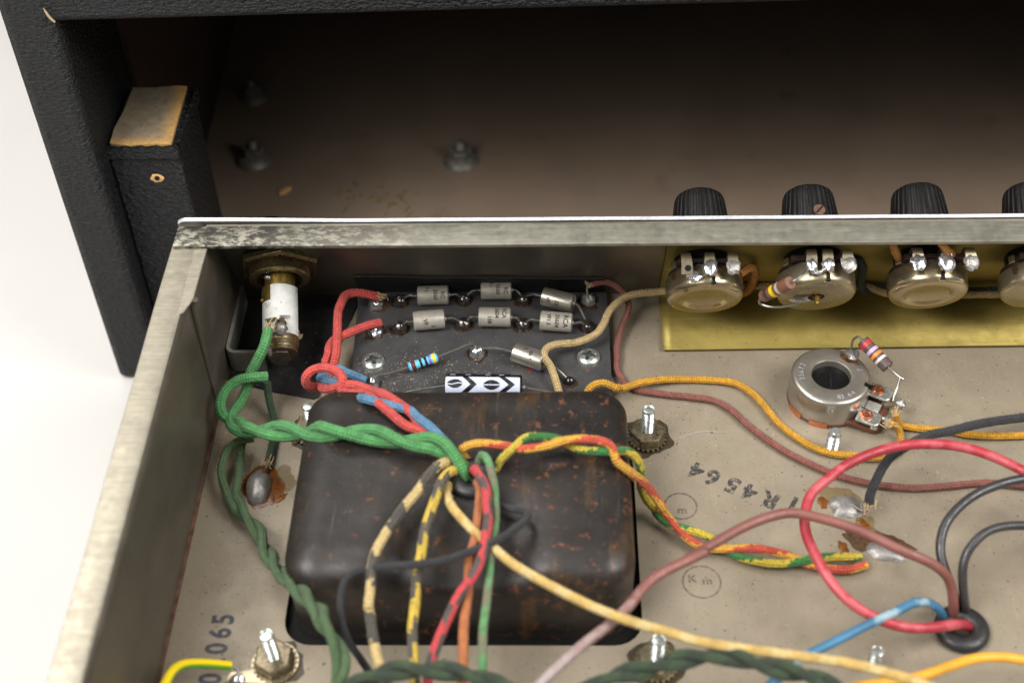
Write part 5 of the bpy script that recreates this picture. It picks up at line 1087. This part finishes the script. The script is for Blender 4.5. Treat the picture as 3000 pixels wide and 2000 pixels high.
# ------------------------------------------------------------------ wires
def wire(name, pts, r, m, label, group=None, tips=(), jit=.09, n=14, soft=1, cat='wire', step=.7, hair=8):
    P = pts if len(pts) > 120 else spline(pts, step)
    P = relax(P, soft)
    g = G(); g.tube(P, r, n, jit=jit); o = Vector(P[0])
    w_ = g.build(name, m, sub=tuple(o), smooth=70); tag(w_, label, cat, group)
    if name == 'cloth_wire' and hair:                   # the fuzz of the braid
        rr = random.Random(int(o.x*7+o.y*13)); g = G()
        for i in range(0, len(P)-1):
            t = (P[i+1]-P[i]).normalized(); a = t.orthogonal().normalized(); b = t.cross(a)
            for k in range(hair):
                e = rr.random()*6.283; d = a*math.cos(e)+b*math.sin(e); q = P[i]+(P[i+1]-P[i])*rr.random()+d*r*.97
                s = t*rr.uniform(-.5, .5)+a*rr.uniform(-.2, .2); h = rr.uniform(.2, .75); w2 = t.cross(d)*.06
                g.add([q-w2-o, q+w2-o, q+d*h+s*h*1.6-o], [(0, 1, 2)])
        g.build('fuzz', m, w_, smooth=0, kind='stuff')
    for kind, path in tips:
        g = G()
        if kind == 'bare':
            g.tube(spline(path, .4), .42, 8); nm, mm_ = 'bare_end', 'lead'
        else:
            rr = random.Random(len(path)+int(path[0][0])); c, d = Vector(path[0]), (Vector(path[1])-Vector(path[0]))
            for k in range(16):
                q = c+Vector((rr.gauss(0, r*.6), rr.gauss(0, r*.6), rr.gauss(0, r*.5)))
                g.tube([q-d*.3, q+d*.4, q+d*.9+Vector((rr.gauss(0, .5), rr.gauss(0, .5), rr.gauss(0, .4)))], .17, 5)
            nm, mm_ = 'frayed_end', 'frayed'
        g.v = [v-o for v in g.v]
        g.build(nm, mm_, w_, smooth=60)
    return w_
def joined(lead, mid, pitch, sep, phase, sign=1, k=4):
    tw = twist(mid, pitch, sep, phase, sign=sign); return list(lead)+[tuple(p) for p in tw[k::k]]
gp = 'green cloth wires of the pilot lamp'
wire('cloth_wire', joined(WIRE['green_a1'], WIRE['green_mid'], 36, 1.6, 3.6), 1.62, CL['green'], 'bright green cloth wire running from the upper lug of the pilot lamp into the transformer', gp, [('frayed', [WIRE['green_a1'][0], (WIRE['green_a1'][0][0]+.3, WIRE['green_a1'][0][1]+1.6, WIRE['green_a1'][0][2]+.6)])])
wire('cloth_wire', joined(WIRE['green_a2'], WIRE['green_mid'], 36, 1.6, .46), 1.62, CL['green'], 'bright green cloth wire looping out from the end lug of the pilot lamp', gp)
wire('cloth_wire', joined(WIRE['green_b1'], WIRE['green_bmid'], 27, 1.15, 2.2), 1.25, CL['dgreen'], 'dull green cloth wire bowing out left before twisting down past the transformer', gp)
wire('cloth_wire', joined(WIRE['green_b2'], WIRE['green_bmid'], 27, 1.15, 5.34), 1.25, CL['dgreen'], 'dull green cloth wire that runs straight down beside the solder blob before twisting', gp)
e = WIRE['green_gnd'][-1]
wire('cloth_wire', WIRE['green_gnd'], 1.2, CL['gndgreen'], 'dark green cloth wire hanging from the lamp end lug down to the floor', gp, [('frayed', [e, (e[0]-.2, e[1]-2.2, e[2]+.3)]), ('bare', [e, (-85.6, 261, 2.2), (-86.4, 258.6, 2.8)])])
gp = 'red cloth wires of the diode board'
wire('cloth_wire', WIRE['red_1'], 1.42, CL['red'], 'red cloth wire from the rear left solder joint arching down to the transformer', gp, [('frayed', [WIRE['red_1'][0], tuple(Vector(WIRE['red_1'][0])+Vector((1.2, -.6, -.6)))])])
wire('cloth_wire', WIRE['red_2'], 1.42, CL['red'], 'red cloth wire from the second left solder joint curling into a small loop', gp)
wire('cloth_wire', WIRE['blue'], 1.4, CL['blue'], 'blue cloth wire twisted with the red ones into the transformer')
wire('cloth_wire', WIRE['red_yellow'], 1.25, CL['ry'], 'red and yellow mottled cloth wire from transformer to burnt solder patch')
wire('cloth_wire', WIRE['green_yellow'], 1.25, CL['gy'], 'green and yellow mottled cloth wire wound round the red and yellow one')
wire('cloth_wire', WIRE['cream_black'], 1.35, CL['cb'], 'cream and black banded cloth wire hanging down over the transformer front')
wire('cloth_wire', WIRE['yellow_black'], 1.35, CL['yb'], 'yellow and black banded cloth wire hanging down over the transformer front')
wire('cloth_wire', WIRE['cream'], 1.28, CL['cream'], 'long plain cream cloth wire sweeping from the transformer to bottom right')
wire('cloth_wire', WIRE['red_black'], 1.35, CL['rb'], 'red and black banded cloth wire falling from the transformer grommet')
wire('cloth_wire', WIRE['orange'], 1.3, CL['orange'], 'plain orange cloth wire hanging straight down over the transformer')
wire('cloth_wire', WIRE['green_grey'], 1.15, CL['gg'], 'thin pale green and grey cloth wire hanging beside the orange one')
wire('cloth_wire', WIRE['black_cloth'], 1.0, CL['black'], 'thin black cloth wire looping across the transformer front')
wire('plastic_wire', WIRE['brown_pvc'], 1.38, PV['brown'], 'brown and faded pink plastic wire arching from the right grommet to bottom centre', jit=.01, soft=24)
wire('plastic_wire', WIRE['blue_pvc'], 1.24, PV['blue'], 'blue plastic wire with pale scuffs leaving the right grommet', jit=.01, soft=24)
gp = 'black plastic wires from the right grommet'
wire('plastic_wire', WIRE['black_pvc_a'], 1.22, PV['black'], 'glossy black plastic wire nearest the bottom right, low bend to the right border', gp, jit=.01, soft=24)
wire('plastic_wire', WIRE['black_pvc_b'], 1.3, PV['black'], 'scuffed black plastic wire with higher bend behind the brown wire', gp, jit=.01, soft=24)
wire('plastic_wire', WIRE['red_pvc'], 1.45, PV['red'], 'thick red plastic wire making a big open loop over the bare plate', jit=.01, soft=24)
gp = 'yellow cloth wires on the bare plate'
e = WIRE['yellow_a'][-1]
wire('cloth_wire', WIRE['yellow_a'], 1.15, CL['yellow'], 'yellow cloth wire snaking from the diode board to the trimmer potentiometer', gp, [('frayed', [e, (e[0]-1.2, e[1]+.6, e[2]+.4)])])
e = WIRE['yellow_b'][0]
wire('cloth_wire', WIRE['yellow_b'], 1.15, CL['yellow'], 'yellow cloth wire running from the trimmer lug straight to the right border', gp, [('frayed', [e, (e[0], e[1]+1., e[2]+.8)])])
e = WIRE['mauve'][0]
wire('cloth_wire', WIRE['mauve'], 1.05, CL['mauve'], 'dusty brown cloth wire from the diode board winding across the bare plate', None, [('frayed', [e, (e[0]-1.2, e[1]+.6, e[2]+.6)]), ('bare', [e, (e[0]-1.4, e[1]-.2, e[2]-.6), (12.6, 331, 7.)])])
e = WIRE['tan'][0]
wire('cloth_wire', WIRE['tan'], 1.22, CL['tan'], 'tan cloth wire bending over the diode board and passing behind the potentiometers', None, [('frayed', [e, (e[0]+.4, e[1]-.9, e[2]-.8)])])
wire('cloth_wire', WIRE['dark_green'], 1.25, CL['teal'], 'dark green cloth wire running behind the potentiometers from the riveted one')
wire('cloth_wire', WIRE['orange_a'], 1.35, CL['orange2'], 'ochre cloth wire curling down from the right lug of the leftmost potentiometer')
e = WIRE['orange_b'][-1]
wire('cloth_wire', WIRE['orange_b'], 1.2, CL['orange2'], 'scorched ochre cloth wire coming down to the left lug of the third potentiometer', None, [('frayed', [e, (e[0]+.7, e[1]-.9, e[2]-.9)]), ('bare', [e, (e[0]+1.8, e[1]-1.6, e[2]-1.6)])])
e = WIRE['orange_c'][-1]
wire('cloth_wire', WIRE['orange_c'], 1.2, CL['orange2'], 'ochre cloth wire bent round to the middle lug of the third potentiometer', None, [('frayed', [e, (e[0]+1.4, e[1]-.6, e[2]-.4)])])
wire('plastic_wire', WIRE['orange_pvc'], 1.3, PV['orange'], 'blurred orange plastic wire arching at the bottom right border', jit=.01)
gp = 'dark twisted pair along the bottom'
mid = WIRE['dk_mid']
wire('cloth_wire', joined([], mid, 24, 1.25, 0.), 1.3, CL['vdgreen'], 'blurred dark green cloth wire of the twisted pair along the bottom border', gp)
wire('cloth_wire', joined([], mid, 24, 1.25, 3.14), 1.3, CL['vdgreen'], 'blurred dark green cloth wire of the twisted pair along the bottom border', gp)
e = WIRE['earth'][-1]
wire('plastic_wire', WIRE['earth'], 1.25, PV['earth'], 'bright yellow plastic earth wire with green stripe at bottom left', None, [('bare', [e, (e[0]+1.6, e[1]-.1, e[2]-1.2), (-82.6, 190.6, 1.4)])], jit=.0)
e = WIRE['black_r'][0]
wire('cloth_wire', WIRE['black_r'], 1.38, CL['black'], 'thick black cloth wire from solder patch passing under the red loop', None, [('frayed', [e, (e[0]-.5, e[1]-1.5, e[2]-.8)]), ('bare', [e, (e[0]-1.2, e[1]-1.6, 2.6), (87.6, 247.6, 1.4)])])
g = G(); g.tube(spline([(-79.6, 271.6, .6), (-77.4, 273.6, 1.2), (-75.4, 275, 1.4)], .4), .22, 6)
tag(g.build('copper_strand', 'copper', sub=(-79.6, 271.6, .6)), 'stray fine copper strand lying beside the far left stud', 'wire strand')
g = G(); g.tube(spline([(39.6, 274.2, .2), (46, 276.5, .5), (54, 276.4, .4)], .6), .045, 5)
tag(g.build('white_hair', 'capwhite', sub=(39.6, 274.2, .2)), 'fine white hair lying on the bare plate against the dusty brown wire', 'hair')

# ------------------------------------------------------------------ sawdust and grit
def grit(name, label, spots, mat, seed):
    rr = random.Random(seed); g = G()
    for (cx, cy, sx, sy, z, cnt, smin, smax) in spots:
        for k in range(int(cnt*1.5)):
            x, y = rr.gauss(cx, sx), rr.gauss(cy, sy)
            if -74.5 < x < 26.2 and 200 < y < 262: continue
            if not (-104 < x < 200 and y > 120): continue
            zz = BZ if (-63.5 < x < 19 and 262 < y < 334) else z
            if z == BZ and zz != BZ: continue
            s = rr.uniform(smin, smax)*(.65+.8*rr.random()**3); a = rr.random()*6.28
            d = [Vector((math.cos(a+i*2.1)*s, math.sin(a+i*2.1)*s*rr.uniform(.4, 1), 0)) for i in range(3)]
            c = Vector((x, y, zz+.03)); g.add([c+q for q in d]+[c+Vector((0, 0, s*.8))], [(0, 1, 3), (1, 2, 3), (2, 0, 3), (2, 1, 0)])
    o = g.build(name, mat, sub=(0, 260, .03), smooth=0); o['kind'] = 'stuff'; tag(o, label, 'dust'); return o
grit('sawdust', 'pale sawdust sprinkled over the diode board and the left corner of the plate', [(-52, 297, 9, 6, BZ, 260, .1, .24), (-32, 298, 14, 8, BZ, 300, .1, .22), (-5, 298, 16, 8, BZ, 130, .08, .18), (-20, 318, 26, 12, BZ, 120, .07, .15),
 (-97, 268, 3.5, 6, .0, 420, .16, .3), (-92, 262, 5, 8, .0, 160, .1, .22), (-78, 282, 10, 7, .0, 200, .1, .2), (-86, 300, 9, 18, 1.0, 120, .08, .18), (40, 272, 14, 12, .0, 120, .08, .18), (112, 288, 14, 10, .0, 170, .1, .22), (80, 240, 50, 30, 0., 220, .09, .2), (90, 322, 40, 6, 1.6, 130, .09, .2)], 'dust', 5)
grit('dark_grit', 'dark grit specks scattered on the bare plate and brass', [(60, 250, 40, 28, 0., 160, .1, .26), (-88, 230, 10, 30, 0, 90, .1, .26), (36, 276, 9, 6, 0, 70, .1, .25), (100, 322, 40, 6, 1.6, 90, .08, .2)], 'darkhole', 9)
